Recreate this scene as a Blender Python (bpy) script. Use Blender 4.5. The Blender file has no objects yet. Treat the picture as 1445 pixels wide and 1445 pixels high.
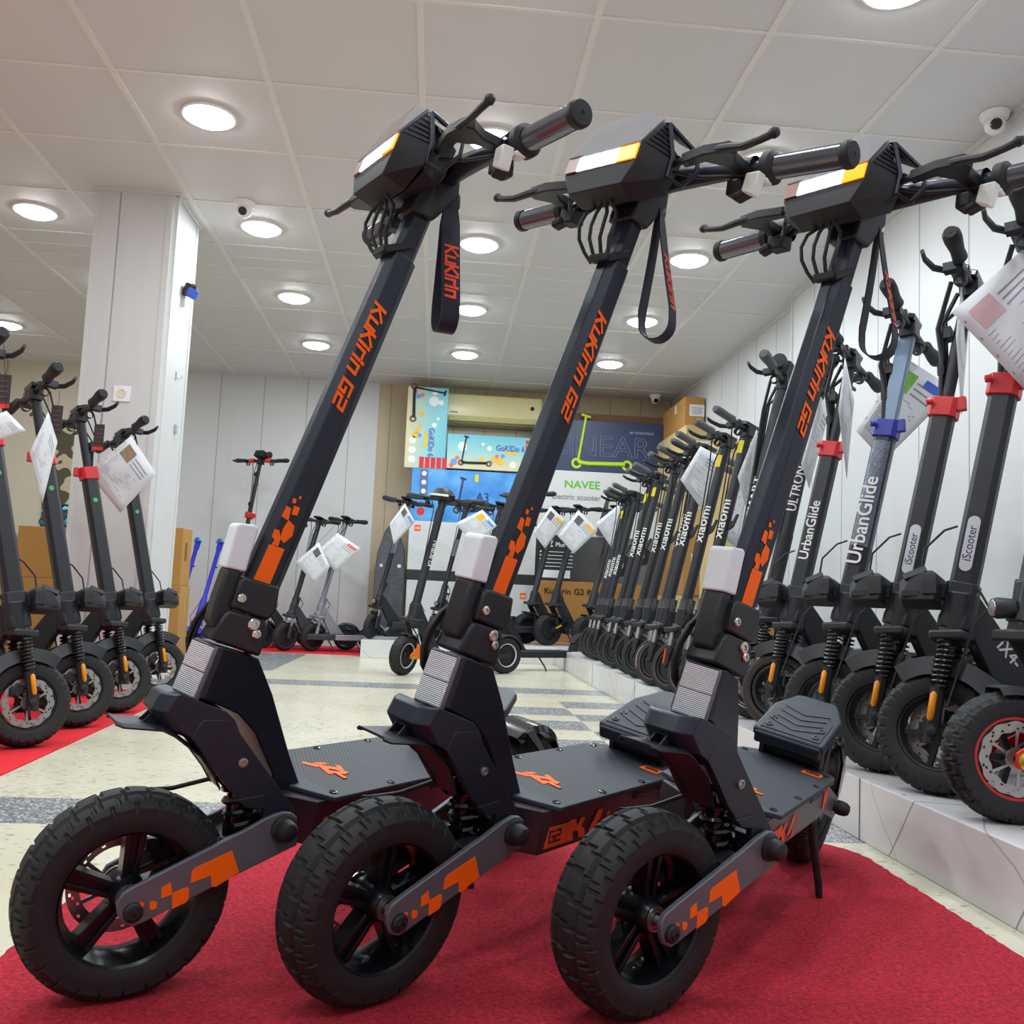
import bpy, bmesh, math, random
from math import sin, cos, pi, radians as rad
from mathutils import Matrix, Vector

# ---------------------------------------------------------------- camera, world, exposure
SC = bpy.context.scene
COL = SC.collection
cam_d = bpy.data.cameras.new('camera'); cam = bpy.data.objects.new('camera', cam_d); COL.objects.link(cam)
cam_d.sensor_width = 36.0
cam_d.lens = 36.0 * 1309.66 / 1445.0
cam_d.clip_start = 0.05; cam_d.clip_end = 60
YAW, PITCH, ROLL = 0.0798835, 0.0927489, 0.0441679
_f = Vector((sin(YAW)*cos(PITCH), cos(YAW)*cos(PITCH), sin(PITCH)))
_r = Vector((cos(YAW), -sin(YAW), 0)); _u = _r.cross(_f)
_r2 = cos(ROLL)*_r + sin(ROLL)*_u; _u2 = -sin(ROLL)*_r + cos(ROLL)*_u
cam.matrix_world = Matrix(((_r2.x, _u2.x, -_f.x, 0), (_r2.y, _u2.y, -_f.y, 0), (_r2.z, _u2.z, -_f.z, 0.513), (0, 0, 0, 1)))
SC.camera = cam
W = bpy.data.worlds.new('world'); SC.world = W; W.use_nodes = True
W.node_tree.nodes['Background'].inputs[0].default_value = (0.9, 0.95, 1, 1)
W.node_tree.nodes['Background'].inputs[1].default_value = 0.3
SC.view_settings.view_transform = 'Standard'; SC.view_settings.look = 'None'
SC.view_settings.gamma = 1; SC.view_settings.use_curve_mapping = False
SC.view_settings.exposure = 0.0
LAMP_W = 4.1       # watts per ceiling panel
LAMP_E = 30.0       # glow of the diffuser
CEIL = 2.486

# ---------------------------------------------------------------- materials
def lin(c):
    return tuple(((v/255)/12.92 if v/255 <= .04045 else ((v/255+.055)/1.055)**2.4) for v in c)
MATS = {}
def mat(name, rgb, rough=.5, metal=0., emit=0., alpha=1., trans=0., coat=0., noise=0., nscale=30., bump=0., bscale=200., spec=.5):
    if name in MATS: return MATS[name]
    m = bpy.data.materials.new(name); m.use_nodes = True; MATS[name] = m
    nt = m.node_tree; b = nt.nodes['Principled BSDF']; c = lin(rgb)
    b.inputs['Base Color'].default_value = (*c, 1)
    b.inputs['Roughness'].default_value = rough; b.inputs['Metallic'].default_value = metal
    b.inputs['Specular IOR Level'].default_value = spec
    if emit: b.inputs['Emission Color'].default_value = (*c, 1); b.inputs['Emission Strength'].default_value = emit
    if alpha < 1: b.inputs['Alpha'].default_value = alpha
    if trans: b.inputs['Transmission Weight'].default_value = trans
    if coat: b.inputs['Coat Weight'].default_value = coat
    tc = nt.nodes.new('ShaderNodeTexCoord')
    if noise or not (emit or trans):
        n = nt.nodes.new('ShaderNodeTexNoise'); n.inputs['Scale'].default_value = nscale; n.inputs['Detail'].default_value = 4
        nt.links.new(tc.outputs['Object'], n.inputs['Vector'])
        r = nt.nodes.new('ShaderNodeMix'); r.data_type = 'RGBA'
        k = noise or .06
        r.inputs[6].default_value = (*[v*(1-k) for v in c], 1); r.inputs[7].default_value = (*[min(1, v*(1+k)) for v in c], 1)
        nt.links.new(n.outputs['Fac'], r.inputs[0]); nt.links.new(r.outputs[2], b.inputs['Base Color'])
    if bump:
        n2 = nt.nodes.new('ShaderNodeTexNoise'); n2.inputs['Scale'].default_value = bscale; n2.inputs['Detail'].default_value = 3
        nt.links.new(tc.outputs['Object'], n2.inputs['Vector'])
        bp = nt.nodes.new('ShaderNodeBump'); bp.inputs['Strength'].default_value = bump; bp.inputs['Distance'].default_value = .004
        nt.links.new(n2.outputs['Fac'], bp.inputs['Height']); nt.links.new(bp.outputs[0], b.inputs['Normal'])
    return m
class NT:
    """tiny shader expression helper"""
    def __init__(s, name, rough=.6):
        s.m = bpy.data.materials.new(name); s.m.use_nodes = True; s.t = s.m.node_tree
        s.b = s.t.nodes['Principled BSDF']; s.b.inputs['Roughness'].default_value = rough
        s.tc = s.t.nodes.new('ShaderNodeTexCoord'); s.sep = s.t.nodes.new('ShaderNodeSeparateXYZ')
        s.t.links.new(s.tc.outputs['Object'], s.sep.inputs[0])
        s.x, s.y, s.z = s.sep.outputs
    def math(s, op, a, b=None, c=None):
        n = s.t.nodes.new('ShaderNodeMath'); n.operation = op
        for i, v in enumerate((a, b, c)):
            if v is None: continue
            if isinstance(v, (int, float)): n.inputs[i].default_value = v
            else: s.t.links.new(v, n.inputs[i])
        return n.outputs[0]
    def between(s, v, lo, hi): return s.math('MULTIPLY', s.math('GREATER_THAN', v, lo), s.math('LESS_THAN', v, hi))
    def noise(s, scale, detail=4, sc3=None, rough=.5):
        n = s.t.nodes.new('ShaderNodeTexNoise'); n.inputs['Scale'].default_value = scale; n.inputs['Detail'].default_value = detail
        n.inputs['Roughness'].default_value = rough
        s.vec(n, sc3); return n.outputs['Fac']
    def vec(s, n, sc3):
        if sc3:
            mp = s.t.nodes.new('ShaderNodeMapping'); mp.inputs['Scale'].default_value = sc3
            s.t.links.new(s.tc.outputs['Object'], mp.inputs['Vector']); s.t.links.new(mp.outputs[0], n.inputs['Vector'])
        else: s.t.links.new(s.tc.outputs['Object'], n.inputs['Vector'])
    def voro(s, scale, feature='F1', out='Distance', sc3=None):
        n = s.t.nodes.new('ShaderNodeTexVoronoi'); n.inputs['Scale'].default_value = scale; n.feature = feature
        s.vec(n, sc3); return n.outputs[out]
    def mix(s, f, a, b):
        n = s.t.nodes.new('ShaderNodeMix'); n.data_type = 'RGBA'
        if isinstance(f, (int, float)): n.inputs[0].default_value = f
        else: s.t.links.new(f, n.inputs[0])
        for i, v in ((6, a), (7, b)):
            if isinstance(v, tuple): n.inputs[i].default_value = (*lin(v), 1)
            else: s.t.links.new(v, n.inputs[i])
        return n.outputs[2]
    def ramp(s, v, lo, hi):
        n = s.t.nodes.new('ShaderNodeMapRange'); s.t.links.new(v, n.inputs[0]); n.inputs[1].default_value = lo; n.inputs[2].default_value = hi
        return n.outputs[0]
    def col(s, v): s.t.links.new(v, s.b.inputs['Base Color'])
    def bump(s, v, strength=.3, dist=.005):
        n = s.t.nodes.new('ShaderNodeBump'); n.inputs['Strength'].default_value = strength; n.inputs['Distance'].default_value = dist
        s.t.links.new(v, n.inputs['Height']); s.t.links.new(n.outputs[0], s.b.inputs['Normal'])

BLK = mat('satin black plastic', (25, 27, 34), .46, bump=.05)
BLK2 = mat('matte black plastic', (19, 21, 26), .6, bump=.05)
GLS = mat('gloss black', (10, 10, 12), .16, coat=.3)
FRM = mat('anthracite painted metal', (33, 38, 51), .40, .3, bump=.08, bscale=900)
ARM = mat('grey painted arm', (98, 101, 110), .45, .3, bump=.08, bscale=900)
DCK = mat('dark deck metal', (66, 60, 68), .36, .6, bump=.05, bscale=900)
RUB = mat('tire rubber', (19, 20, 23), .66, noise=.15, nscale=80, bump=.1)
MATR = mat('deck rubber', (41, 45, 53), .62)
ORG = mat('orange decal', (255, 104, 6), .55, spec=.3)
ORD = mat('deep orange decal', (244, 92, 38), .5, spec=.3)
CHR = mat('chrome bolt', (205, 200, 190), .22, 1.)
STL = mat('brushed steel', (170, 166, 162), .35, .9)
AMB = mat('amber reflector', (226, 140, 12), .35)
WHT = mat('white foam', (224, 232, 240), .75, noise=.05, bump=.25, bscale=40)
SLV = mat('wrapped grip', (96, 97, 106), .2, .6)
GRPG = mat('grey rubber grip', (84, 85, 88), .65)
RED = mat('red clamp', (196, 30, 36), .4)
GRY = mat('light grey paint', (140, 142, 150), .45, .2)
CARD = mat('cardboard', (176, 128, 68), .85, noise=.06, nscale=6)
CARD2 = mat('pale cardboard', (196, 172, 120), .85, noise=.06, nscale=6)
PAP = mat('paper', (214, 215, 220), .6, noise=.02)
INK = mat('printed ink', (140, 140, 148), .8)
TXW = mat('white lettering', (222, 222, 222), .5)
YEL = mat('yellow sticker', (222, 200, 20), .5)
CAB = mat('black cable', (18, 18, 22), .5)
BLU = mat('blue toy plastic', (58, 66, 214), .4)
MNT = mat('mint grip', (130, 205, 200), .5)

# ---------------------------------------------------------------- mesh helpers
class MB:
    def __init__(s): s.v = []; s.f = []; s.mi = []; s.M = Matrix()
    def add(s, vs, fs, mi=0, M=None):
        o = len(s.v); T = s.M if M is None else s.M @ M
        s.v += [tuple(T @ Vector(v)) for v in vs]; s.f += [tuple(o+i for i in f) for f in fs]; s.mi += [mi]*len(fs); return s
    def box(s, c, d, mi=0, rot=None, taper=1.):
        x, y, z = d[0]/2, d[1]/2, d[2]/2; t = taper
        vs = [(-x, -y, -z), (x, -y, -z), (x, y, -z), (-x, y, -z), (-x*t, -y*t, z), (x*t, -y*t, z), (x*t, y*t, z), (-x*t, y*t, z)]
        fs = [(3, 2, 1, 0), (4, 5, 6, 7), (0, 1, 5, 4), (1, 2, 6, 5), (2, 3, 7, 6), (3, 0, 4, 7)]
        M = Matrix.Translation(c)
        if rot: M = M @ (rot if isinstance(rot, Matrix) else rotm(*rot))
        return s.add(vs, fs, mi, M)
    def prism(s, pts, a0, a1, plane='xz', mi=0, M=None):
        """2d outline extruded along the missing axis"""
        n = len(pts)
        def p3(p, a): return {'xz': (p[0], a, p[1]), 'xy': (p[0], p[1], a), 'yz': (a, p[0], p[1])}[plane]
        vs = [p3(p, a0) for p in pts] + [p3(p, a1) for p in pts]
        area = sum(pts[i][0]*pts[(i+1) % n][1]-pts[(i+1) % n][0]*pts[i][1] for i in range(n))
        flip = (area > 0) == (a1 > a0)
        if plane == 'xz': flip = not flip
        A = list(range(n)); B = list(range(n, 2*n))
        fs = [tuple(reversed(A)), tuple(B)] + [(i, (i+1) % n, n+(i+1) % n, n+i) for i in range(n)]
        if not flip: fs = [tuple(reversed(f)) for f in fs]
        return s.add(vs, fs, mi, M)
    def loft(s, rings, mi=0, cap=True, closed=True):
        n = len(rings[0]); vs = [p for r in rings for p in r]; fs = []
        for k in range(len(rings)-1):
            for i in range(n if closed else n-1):
                j = (i+1) % n; fs.append((k*n+i, k*n+j, (k+1)*n+j, (k+1)*n+i))
        if cap: fs += [tuple(reversed(range(n))), tuple(range((len(rings)-1)*n, len(rings)*n))]
        return s.add(vs, fs, mi)
    def tube(s, path, r, n=8, mi=0, cap=True, sq=None):
        P = [Vector(p) for p in path]; m = len(P); R = r if isinstance(r, (list, tuple)) else [r]*m
        rings = []; up = None
        for i in range(m):
            t = (P[min(i+1, m-1)]-P[max(i-1, 0)]).normalized()
            if up is None:
                a = Vector((0, 0, 1)) if abs(t.z) < .9 else Vector((1, 0, 0)); up = (a-t*a.dot(t)).normalized()
            else: up = (up-t*up.dot(t)).normalized()
            sd = t.cross(up); rings.append([tuple(P[i]+R[i]*(cos(2*pi*k/n)*up*(sq or 1)+sin(2*pi*k/n)*sd)) for k in range(n)])
        return s.loft(rings, mi, cap)
    def lathe(s, prof, c=(0, 0, 0), axis='y', n=24, mi=0, closed=False, a0=0, a1=2*pi):
        """prof: (radius, height along axis)"""
        full = abs(a1-a0-2*pi) < 1e-6; st = n if full else n+1; m = len(prof); vs = []
        for k in range(st):
            a = a0+(a1-a0)*k/n
            for r, h in prof:
                u, w = r*cos(a), r*sin(a)
                vs.append({'y': (u, h, w), 'z': (u, w, h), 'x': (h, u, w)}[axis])
        fs = []
        for k in range(n):
            k2 = (k+1) % st
            for i in range(m if closed else m-1):
                j = (i+1) % m; fs.append((k*m+i, k*m+j, k2*m+j, k2*m+i))
        return s.add(vs, fs, mi, Matrix.Translation(c))
    def helix(s, p0, p1, R, r, turns, n=14, k=6, mi=0):
        a = Vector(p0); b = Vector(p1); t = (b-a).normalized(); q = Vector((0, 1, 0)); q = (q-t*q.dot(t)).normalized(); w = t.cross(q)
        N = int(turns*n); path = [a+(b-a)*i/N+R*(cos(2*pi*i/n)*q+sin(2*pi*i/n)*w) for i in range(N+1)]
        return s.tube(path, r, k, mi)
    def build(s, name, mats, parent=None, smooth=35, bevel=0., seg=2, kind=None, fixn=False):
        me = bpy.data.meshes.new(name); me.from_pydata(s.v, [], s.f)
        for m in (mats if isinstance(mats, (list, tuple)) else [mats]): me.materials.append(m)
        me.polygons.foreach_set('material_index', s.mi)
        if fixn:
            bm = bmesh.new(); bm.from_mesh(me); bmesh.ops.recalc_face_normals(bm, faces=bm.faces); bm.to_mesh(me); bm.free()
        me.update()
        if smooth: me.shade_smooth(); me.set_sharp_from_angle(angle=rad(smooth))
        o = bpy.data.objects.new(name, me); COL.objects.link(o)
        if parent is not None: o.parent = parent
        if bevel:
            b = o.modifiers.new('bevel', 'BEVEL'); b.width = bevel; b.segments = seg; b.limit_method = 'ANGLE'; b.angle_limit = rad(40)
            b.harden_normals = False
        if kind: o['kind'] = kind
        return o
def split_build(mb, name, mats, parent=None, **k):
    """every loose piece of the mesh becomes an object of its own"""
    p = list(range(len(mb.v)))
    def find(a):
        while p[a] != a: p[a] = p[p[a]]; a = p[a]
        return a
    for f in mb.f:
        for i in f[1:]: p[find(i)] = find(f[0])
    comp = {}
    for n, f in enumerate(mb.f): comp.setdefault(find(f[0]), []).append(n)
    out = []
    for fl in comp.values():
        m = MB(); idx = {}
        for n in fl:
            for i in mb.f[n]:
                if i not in idx: idx[i] = len(m.v); m.v.append(mb.v[i])
            m.f.append(tuple(idx[i] for i in mb.f[n])); m.mi.append(mb.mi[n])
        out.append(m.build(name, mats, parent, **k))
    return out
def rotm(x=0, y=0, z=0): return Matrix.Rotation(z, 4, 'Z') @ Matrix.Rotation(y, 4, 'Y') @ Matrix.Rotation(x, 4, 'X')
def B(c, d, **k): return MB().box(c, d, **k)
def thing(name, label, cat, loc=(0, 0, 0), rz=0., group=None):
    o = bpy.data.objects.new(name, None); COL.objects.link(o); o.empty_display_size = .1
    o.location = loc; o.rotation_euler = (0, 0, rz); tag(o, label, cat, group); return o
def tag(o, label, cat, group=None):
    o['label'] = label; o['category'] = cat
    if group: o['group'] = group
    return o
def clone(root, label=None, group=None):
    """copy a thing with its parts and sub-parts"""
    r = root.copy(); COL.objects.link(r)
    if label: r['label'] = label
    if group: r['group'] = group
    for ch in list(root.children):
        c = ch.copy(); COL.objects.link(c); c.parent = r
        for g in list(ch.children):
            d = g.copy(); COL.objects.link(d); d.parent = c
    return r
_TX = {}
def text_geo(body, outline=0.):
    k = (body, outline)
    if k in _TX: return _TX[k]
    cu = bpy.data.curves.new('t', 'FONT'); cu.body = body; cu.size = 1; cu.align_x = 'CENTER'; cu.align_y = 'CENTER'; cu.resolution_u = 3
    if outline: cu.fill_mode = 'NONE'; cu.bevel_depth = outline; cu.bevel_resolution = 0
    o = bpy.data.objects.new('t', cu); COL.objects.link(o)
    dg = bpy.context.evaluated_depsgraph_get(); dg.update()
    me = bpy.data.meshes.new_from_object(o.evaluated_get(dg))
    g = ([tuple(v.co) for v in me.vertices], [tuple(p.vertices) for p in me.polygons])
    bpy.data.objects.remove(o); bpy.data.curves.remove(cu); bpy.data.meshes.remove(me)
    _TX[k] = g; return g
def frame(o, xd, yd):
    """matrix whose local x/y axes are xd/yd at origin o"""
    x = Vector(xd).normalized(); z = x.cross(Vector(yd)).normalized(); y = z.cross(x)
    return Matrix(((x.x, y.x, z.x, o[0]), (x.y, y.y, z.y, o[1]), (x.z, y.z, z.z, o[2]), (0, 0, 0, 1)))
def add_text(mb, body, o, xd, yd, size, mi=0, sx=1., bold=True, outline=0.):
    v, f = text_geo(body, outline); M = frame(o, xd, yd) @ Matrix.Diagonal((size*sx, size, size, 1))
    offs = ((0, 0), (.03, 0), (0, .02)) if bold else ((0, 0),)
    for i, (dx, dy) in enumerate(offs): mb.add([(a+dx, b+dy, c+i*.002) for a, b, c in v], f, mi, M)
    return mb
STROKE = {'K': (.75, [(0, 0, 0, 1), (.1, .45, .62, 1), (.1, .55, .62, 0)]), 'u': (.62, [(0, .78, 0, .05), (0, .05, .5, .05), (.5, .05, .5, .78)]),
 'i': (.2, [(0, 0, 0, .62), (0, .8, 0, .98)]), 'r': (.5, [(0, 0, 0, .78), (0, .72, .42, .72)]),
 'n': (.66, [(0, 0, 0, .78), (0, .72, .5, .72), (.5, .72, .5, 0)]), ' ': (.3, []),
 'G': (.78, [(.62, .92, 0, .92), (0, .95, 0, .05), (0, .08, .62, .08), (.62, .02, .62, .5), (.62, .5, .32, .5)]),
 '2': (.75, [(0, .92, .6, .92), (.6, .95, .6, .5), (.62, .5, 0, .5), (0, .5, 0, .05), (0, .08, .62, .08)])}
def stroke_text(mb, body, o, xd, yd, size, mi=0, shear=.28, th=.17, sx=1.):
    M = frame(o, xd, yd) @ Matrix.Diagonal((size*sx, size, size, 1)) @ Matrix(((1, shear, 0, 0), (0, 1, 0, 0), (0, 0, 1, 0), (0, 0, 0, 1)))
    x = 0
    for ch in body:
        w, segs = STROKE[ch]
        for k, (a, b, c, d) in enumerate(segs):
            L = math.hypot(c-a, d-b); ux, uy = (c-a)/L, (d-b)/L; px, py = -uy*th/2, ux*th/2; e = th*.35
            a2, b2, c2, d2 = a-ux*e, b-uy*e, c+ux*e, d+uy*e; z = k*.0015
            mb.add([(x+a2-px, b2-py, z), (x+c2-px, d2-py, z), (x+c2+px, d2+py, z), (x+a2+px, b2+py, z)], [(0, 1, 2, 3)], mi, M)
        x += w+.1
    return x*size
def hull(pts, name, m, parent=None, smooth=25, bevel=0.):
    bm = bmesh.new()
    for p in pts: bm.verts.new(p)
    r = bmesh.ops.convex_hull(bm, input=bm.verts)
    for g in r.get('geom_interior', []):
        if isinstance(g, bmesh.types.BMVert): bm.verts.remove(g)
    bmesh.ops.recalc_face_normals(bm, faces=bm.faces)
    bmesh.ops.dissolve_limit(bm, angle_limit=rad(3), verts=bm.verts, edges=bm.edges)
    me = bpy.data.meshes.new(name); bm.to_mesh(me); bm.free(); me.materials.append(m)
    if smooth: me.shade_smooth(); me.set_sharp_from_angle(angle=rad(smooth))
    o = bpy.data.objects.new(name, me); COL.objects.link(o)
    if parent is not None: o.parent = parent
    if bevel:
        b = o.modifiers.new('bevel', 'BEVEL'); b.width = bevel; b.segments = 2; b.limit_method = 'ANGLE'; b.angle_limit = rad(25)
    return o
def struct(o): o['kind'] = 'structure'; return o

# ---------------------------------------------------------------- setting
XL, XR, YF, YB = -4.4, 2.16, -1.6, 8.73
# floor: cream terrazzo with grey chip bands
f = NT('terrazzo', .22)
bands = f.between(f.y, 2.07, 2.31)
for q in (f.between(f.y, 5.12, 5.42), f.math('MULTIPLY', f.math('LESS_THAN', f.x, -.98), f.between(f.y, 5.95, 7.6)),
          f.math('MULTIPLY', f.between(f.x, .05, .66), f.math('MAXIMUM', f.between(f.y, 4.19, 4.48), f.math('MAXIMUM', f.between(f.y, 3.73, 4.01), f.between(f.y, 3.22, 3.48)))),
          f.math('MULTIPLY', f.between(f.x, .66, 1.), f.math('MAXIMUM', f.between(f.y, 4.02, 4.25), f.math('MAXIMUM', f.between(f.y, 4.49, 4.77), f.between(f.y, 3.5, 3.72))))):
    bands = f.math('MAXIMUM', bands, q)
chips = f.voro(75, 'DISTANCE_TO_EDGE'); cell = f.voro(75, 'F1', 'Color')
sepc = f.t.nodes.new('ShaderNodeSeparateColor'); f.t.links.new(cell, sepc.inputs[0])
cream = f.mix(f.ramp(f.noise(2.2, 5), .3, .7), (220, 214, 194), (206, 199, 174))
fleck = f.math('MULTIPLY', f.math('GREATER_THAN', f.noise(70, 3, (.45, 1, 1)), .635), .6)
cream = f.mix(fleck, cream, (128, 120, 100))
faint = f.math('MULTIPLY', f.math('GREATER_THAN', sepc.outputs[0], .8), f.math('MULTIPLY', f.ramp(f.noise(1.1, 2), .5, .62), .55))
cream = f.mix(faint, cream, (160, 162, 160))
grey = f.mix(sepc.outputs[1], (196, 197, 196), (136, 140, 144)); grey = f.mix(f.math('GREATER_THAN', chips, .09), (112, 114, 117), grey)
f.col(f.mix(bands, cream, grey)); f.b.inputs['Specular IOR Level'].default_value = .5
mb = MB(); mb.box(((XL+2.4)/2, (YF+YB)/2, -.05), (2.4-XL+.2, YB-YF+.2, .1)); struct(mb.build('floor', f.m, smooth=0))
# ceiling tiles and T bars
c = NT('ceiling tile', .5); c.col(c.mix(c.noise(1.2, 2), (206, 205, 206), (214, 213, 213))); c.bump(c.noise(140, 2), .06)
mb = MB(); mb.box(((XL+2.4)/2, (YF+YB)/2, CEIL+.05), (2.4-XL+.2, YB-YF+.2, .1)); struct(mb.build('ceiling', c.m, smooth=0))
TB = mat('ceiling grid bar', (222, 219, 214), .5)
mb = MB()
gx0, gy0 = -1.9466, 2.944
k = -4
while gx0+.6*k < XR:
    mb.box((gx0+.6*k, (YF+YB)/2, CEIL-.002), (.024, YB-YF, .006)); k += 1
for k in range(-8, 11):
    y = gy0+.6*k
    if y < YB and y > YF: mb.box(((XL+XR)/2, y, CEIL-.0015), (XR-XL, .016, .005))
for j in (-1, 0, 1, 2, 3, 4, 5): # narrow filler tiles in one row
    for dy in (.2, .37):
        mb.box((gx0+.6*(j+.5), gy0+.6*4+dy, CEIL-.0015), (.6, .014, .005))
for j in (-4, -3, -2, -1): mb.box((gx0+.6*(j+.5)+.0, gy0+.6*1+.3, CEIL-.0015), (.6, .014, .005))
struct(mb.build('trim_1', TB, smooth=0))
# wood-grain wall panels
def panel_mat(name, axis, pitch, c0, c1, seam, off=0.):
    p = NT(name, .42); a = p.x if axis == 'x' else p.y
    g = p.noise(9, 6, (1, 1, .12), .6); g2 = p.noise(40, 3, (1, 1, .05))
    fr = p.math('FRACT', p.math('DIVIDE', p.math('ADD', a, 40+off), pitch)); s_ = p.math('LESS_THAN', fr, .008/pitch*1.)
    col = p.mix(p.math('ADD', p.math('MULTIPLY', g, .65), p.math('MULTIPLY', g2, .35)), c0, c1)
    p.col(p.mix(s_, col, seam)); p.bump(p.math('SUBTRACT', p.math('MULTIPLY', g, .3), s_), .35, .003); return p.m
WP = panel_mat('white wood panel', 'y', .4, (202, 203, 204), (214, 215, 215), (140, 139, 138))
WPX = panel_mat('white wood panel back', 'x', .4, (198, 198, 199), (210, 210, 210), (156, 155, 154), .08)
WPW = panel_mat('cream panel', 'x', .9, (206, 196, 178), (214, 204, 186), (150, 140, 126))
OAK = panel_mat('light oak panel', 'x', .3, (164, 146, 118), (192, 176, 146), (140, 122, 98), .1)
struct(B((XR+.1, (YF+5.55)/2, CEIL/2), (.2, 5.55-YF, CEIL)).build('wall_right', WP, smooth=0))
struct(B((XR+.17, (5.55+YB)/2, CEIL/2), (.2, YB-5.55, CEIL)).build('wall_right', WP, smooth=0))
struct(B((-1.58, YB+.1, CEIL/2), (1.94, .2, CEIL)).build('wall_back', WPX, smooth=0))
struct(B(((-.6+2.4)/2, YB+.1, CEIL/2), (3.02, .2, CEIL)).build('wall_back', OAK, smooth=0))
struct(B(((XL-.1-2.55)/2, YB+.1, CEIL/2), (-2.55-XL+.1, .2, CEIL)).build('wall_back', WPW, smooth=0))
struct(B((XL-.1, (YF+YB)/2, CEIL/2), (.2, YB-YF+.4, CEIL)).build('wall_left', WPW, smooth=0))
struct(B(((XL+2.4)/2, YF-.1, CEIL/2), (2.4-XL+.4, .2, CEIL)).build('wall_front', WPX, smooth=0))
TRM = mat('pale trim', (206, 206, 204), .4)
mb = MB(); mb.box((XR-.006, (YF+5.55)/2, CEIL-.012), (.012, 5.55-YF, .024)); mb.box((XR+.064, (5.55+YB)/2, CEIL-.012), (.012, YB-5.55, .024)); mb.box((XR-.004, 5.54, CEIL/2+.08), (.012, .025, CEIL-.18))
struct(mb.build('trim_2', TRM, smooth=0))
# cabinet door line and damask panel at the far left of the back wall
dm = NT('damask panel', .7); dm.b.inputs['Roughness'].default_value = .7
wv = dm.t.nodes.new('ShaderNodeTexWave'); wv.wave_type = 'RINGS'; wv.inputs['Scale'].default_value = 5; wv.inputs['Distortion'].default_value = 11; wv.inputs['Detail'].default_value = 1
dm.t.links.new(dm.tc.outputs['Object'], wv.inputs['Vector'])
dm.col(dm.mix(dm.math('GREATER_THAN', wv.outputs['Fac'], .55), (84, 78, 58), (196, 182, 150)))
struct(B((-3.33, YB-.012, 1.15), (.5, .02, 1.5)).build('trim_3', dm.m, smooth=0))
# pillar
mb = MB(); mb.prism([(-1.795, 4.68), (-1.415, 4.68), (-1.40, 4.70), (-1.40, 5.10), (-1.795, 5.10)], 0, CEIL, 'xy')
struct(mb.build('wall_pillar', WPX, smooth=0))
mb = MB(); mb.box((-1.785, 4.678, CEIL/2), (.024, .008, CEIL)); mb.box((-1.43, 4.678, CEIL/2), (.03, .006, CEIL)); mb.box((-1.398, 4.72, CEIL/2), (.006, .04, CEIL)); mb.box((-1.398, 5.085, CEIL/2), (.006, .03, CEIL))
mb.box((-1.6, 4.674, CEIL-.008), (.43, .012, .016)); mb.box((-1.392, 4.89, CEIL-.008), (.012, .44, .016))
struct(mb.build('trim_4', TRM, smooth=0))
# marble podium, an L along the right and the back wall
p = NT('podium marble', .25)
def veins(scale, seed3):
    n = p.voro(scale, 'DISTANCE_TO_EDGE', 'Distance', seed3); return p.math('LESS_THAN', n, .006)
base = p.mix(p.ramp(p.noise(1.4, 3), .35, .65), (222, 224, 225), (208, 203, 204))
def crack(a, b, c_, freq, warp, wd, off):
    e = p.math('ADD', p.math('ADD', p.math('MULTIPLY', p.x, a), p.math('MULTIPLY', p.y, b)), p.math('ADD', p.math('MULTIPLY', p.z, c_), p.math('MULTIPLY', p.noise(1.3+off, 4), warp)))
    return p.math('LESS_THAN', p.math('ABSOLUTE', p.math('SUBTRACT', p.math('FRACT', p.math('ADD', p.math('MULTIPLY', e, freq), off)), .5)), wd)
v = p.math('MAXIMUM', crack(.3, 1., .75, 2.3, .16, .006, .1), p.math('MAXIMUM', p.math('MULTIPLY', crack(1.1, -.8, 1.2, 1.4, .22, .004, .37), .6), p.math('MULTIPLY', crack(.8, 1.3, -1.1, 1.1, .3, .0035, .7), .5)))
spots = p.math('LESS_THAN', p.voro(5.2), .035)
p.col(p.mix(p.math('MULTIPLY', p.math('MAXIMUM', v, spots), .72), base, (96, 90, 90)))
mb = MB(); mb.box(((.995+XR)/2, (YF+7.42)/2, .069), (XR-.995, 7.42-YF, .138)); struct(mb.build('trim_5', p.m, smooth=0, bevel=.003))
mb = MB(); mb.box(((-.55+XR)/2, (7.42+YB)/2, .069), (XR+.55, YB-7.42, .138)); struct(mb.build('trim_6', p.m, smooth=0, bevel=.003))
ET = mat('podium joint', (120, 118, 116), .6)
mb = MB()
for y in (.9, 2.1, 3.3, 4.5, 5.7, 6.9): mb.box((.9945, y, .069), (.002, .004, .138))
for x in (.0, .6): mb.box((x, 7.4195, .069), (.004, .002, .138))
struct(mb.build('trim_7', ET, smooth=0))

# ---------------------------------------------------------------- ceiling lights
DIF = mat('lamp diffuser', (255, 255, 255), .5, emit=LAMP_E)
RIM = mat('lamp rim', (235, 235, 235), .4)
def lamp(x, y, label, first=[]):
    if not first:
        t = thing('ceiling_light', label, 'ceiling light', (x, y, CEIL), 0, 'round ceiling lights')
        mb = MB(); mb.lathe([(.1, 0), (.112, -.001), (.112, -.012), (.104, -.014), (.1, -.010)], axis='z', n=40); mb.build('frame', RIM, t)
        mb = MB(); mb.lathe([(.0001, -.034), (.05, -.0325), (.08, -.027), (.096, -.018), (.1015, -.008)], axis='z', n=40); mb.build('diffuser', DIF, t)
        first.append(t)
    else:
        t = clone(first[0], label); t.location = (x, y, CEIL)
    L = bpy.data.lights.new('lamp_glow', 'AREA'); L.shape = 'DISK'; L.size = .2; L.energy = LAMP_W; L.color = (.82, .94, 1.)
    o = bpy.data.objects.new('lamp_glow', L); COL.objects.link(o); o.parent = t; o.location = (0, 0, -.037)
GXL = {-3.4466: 'far left', -2.2466: 'left', -1.0466: 'centre left', .1534: 'centre', 1.3534: 'right'}
lamp_spots = []
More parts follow.
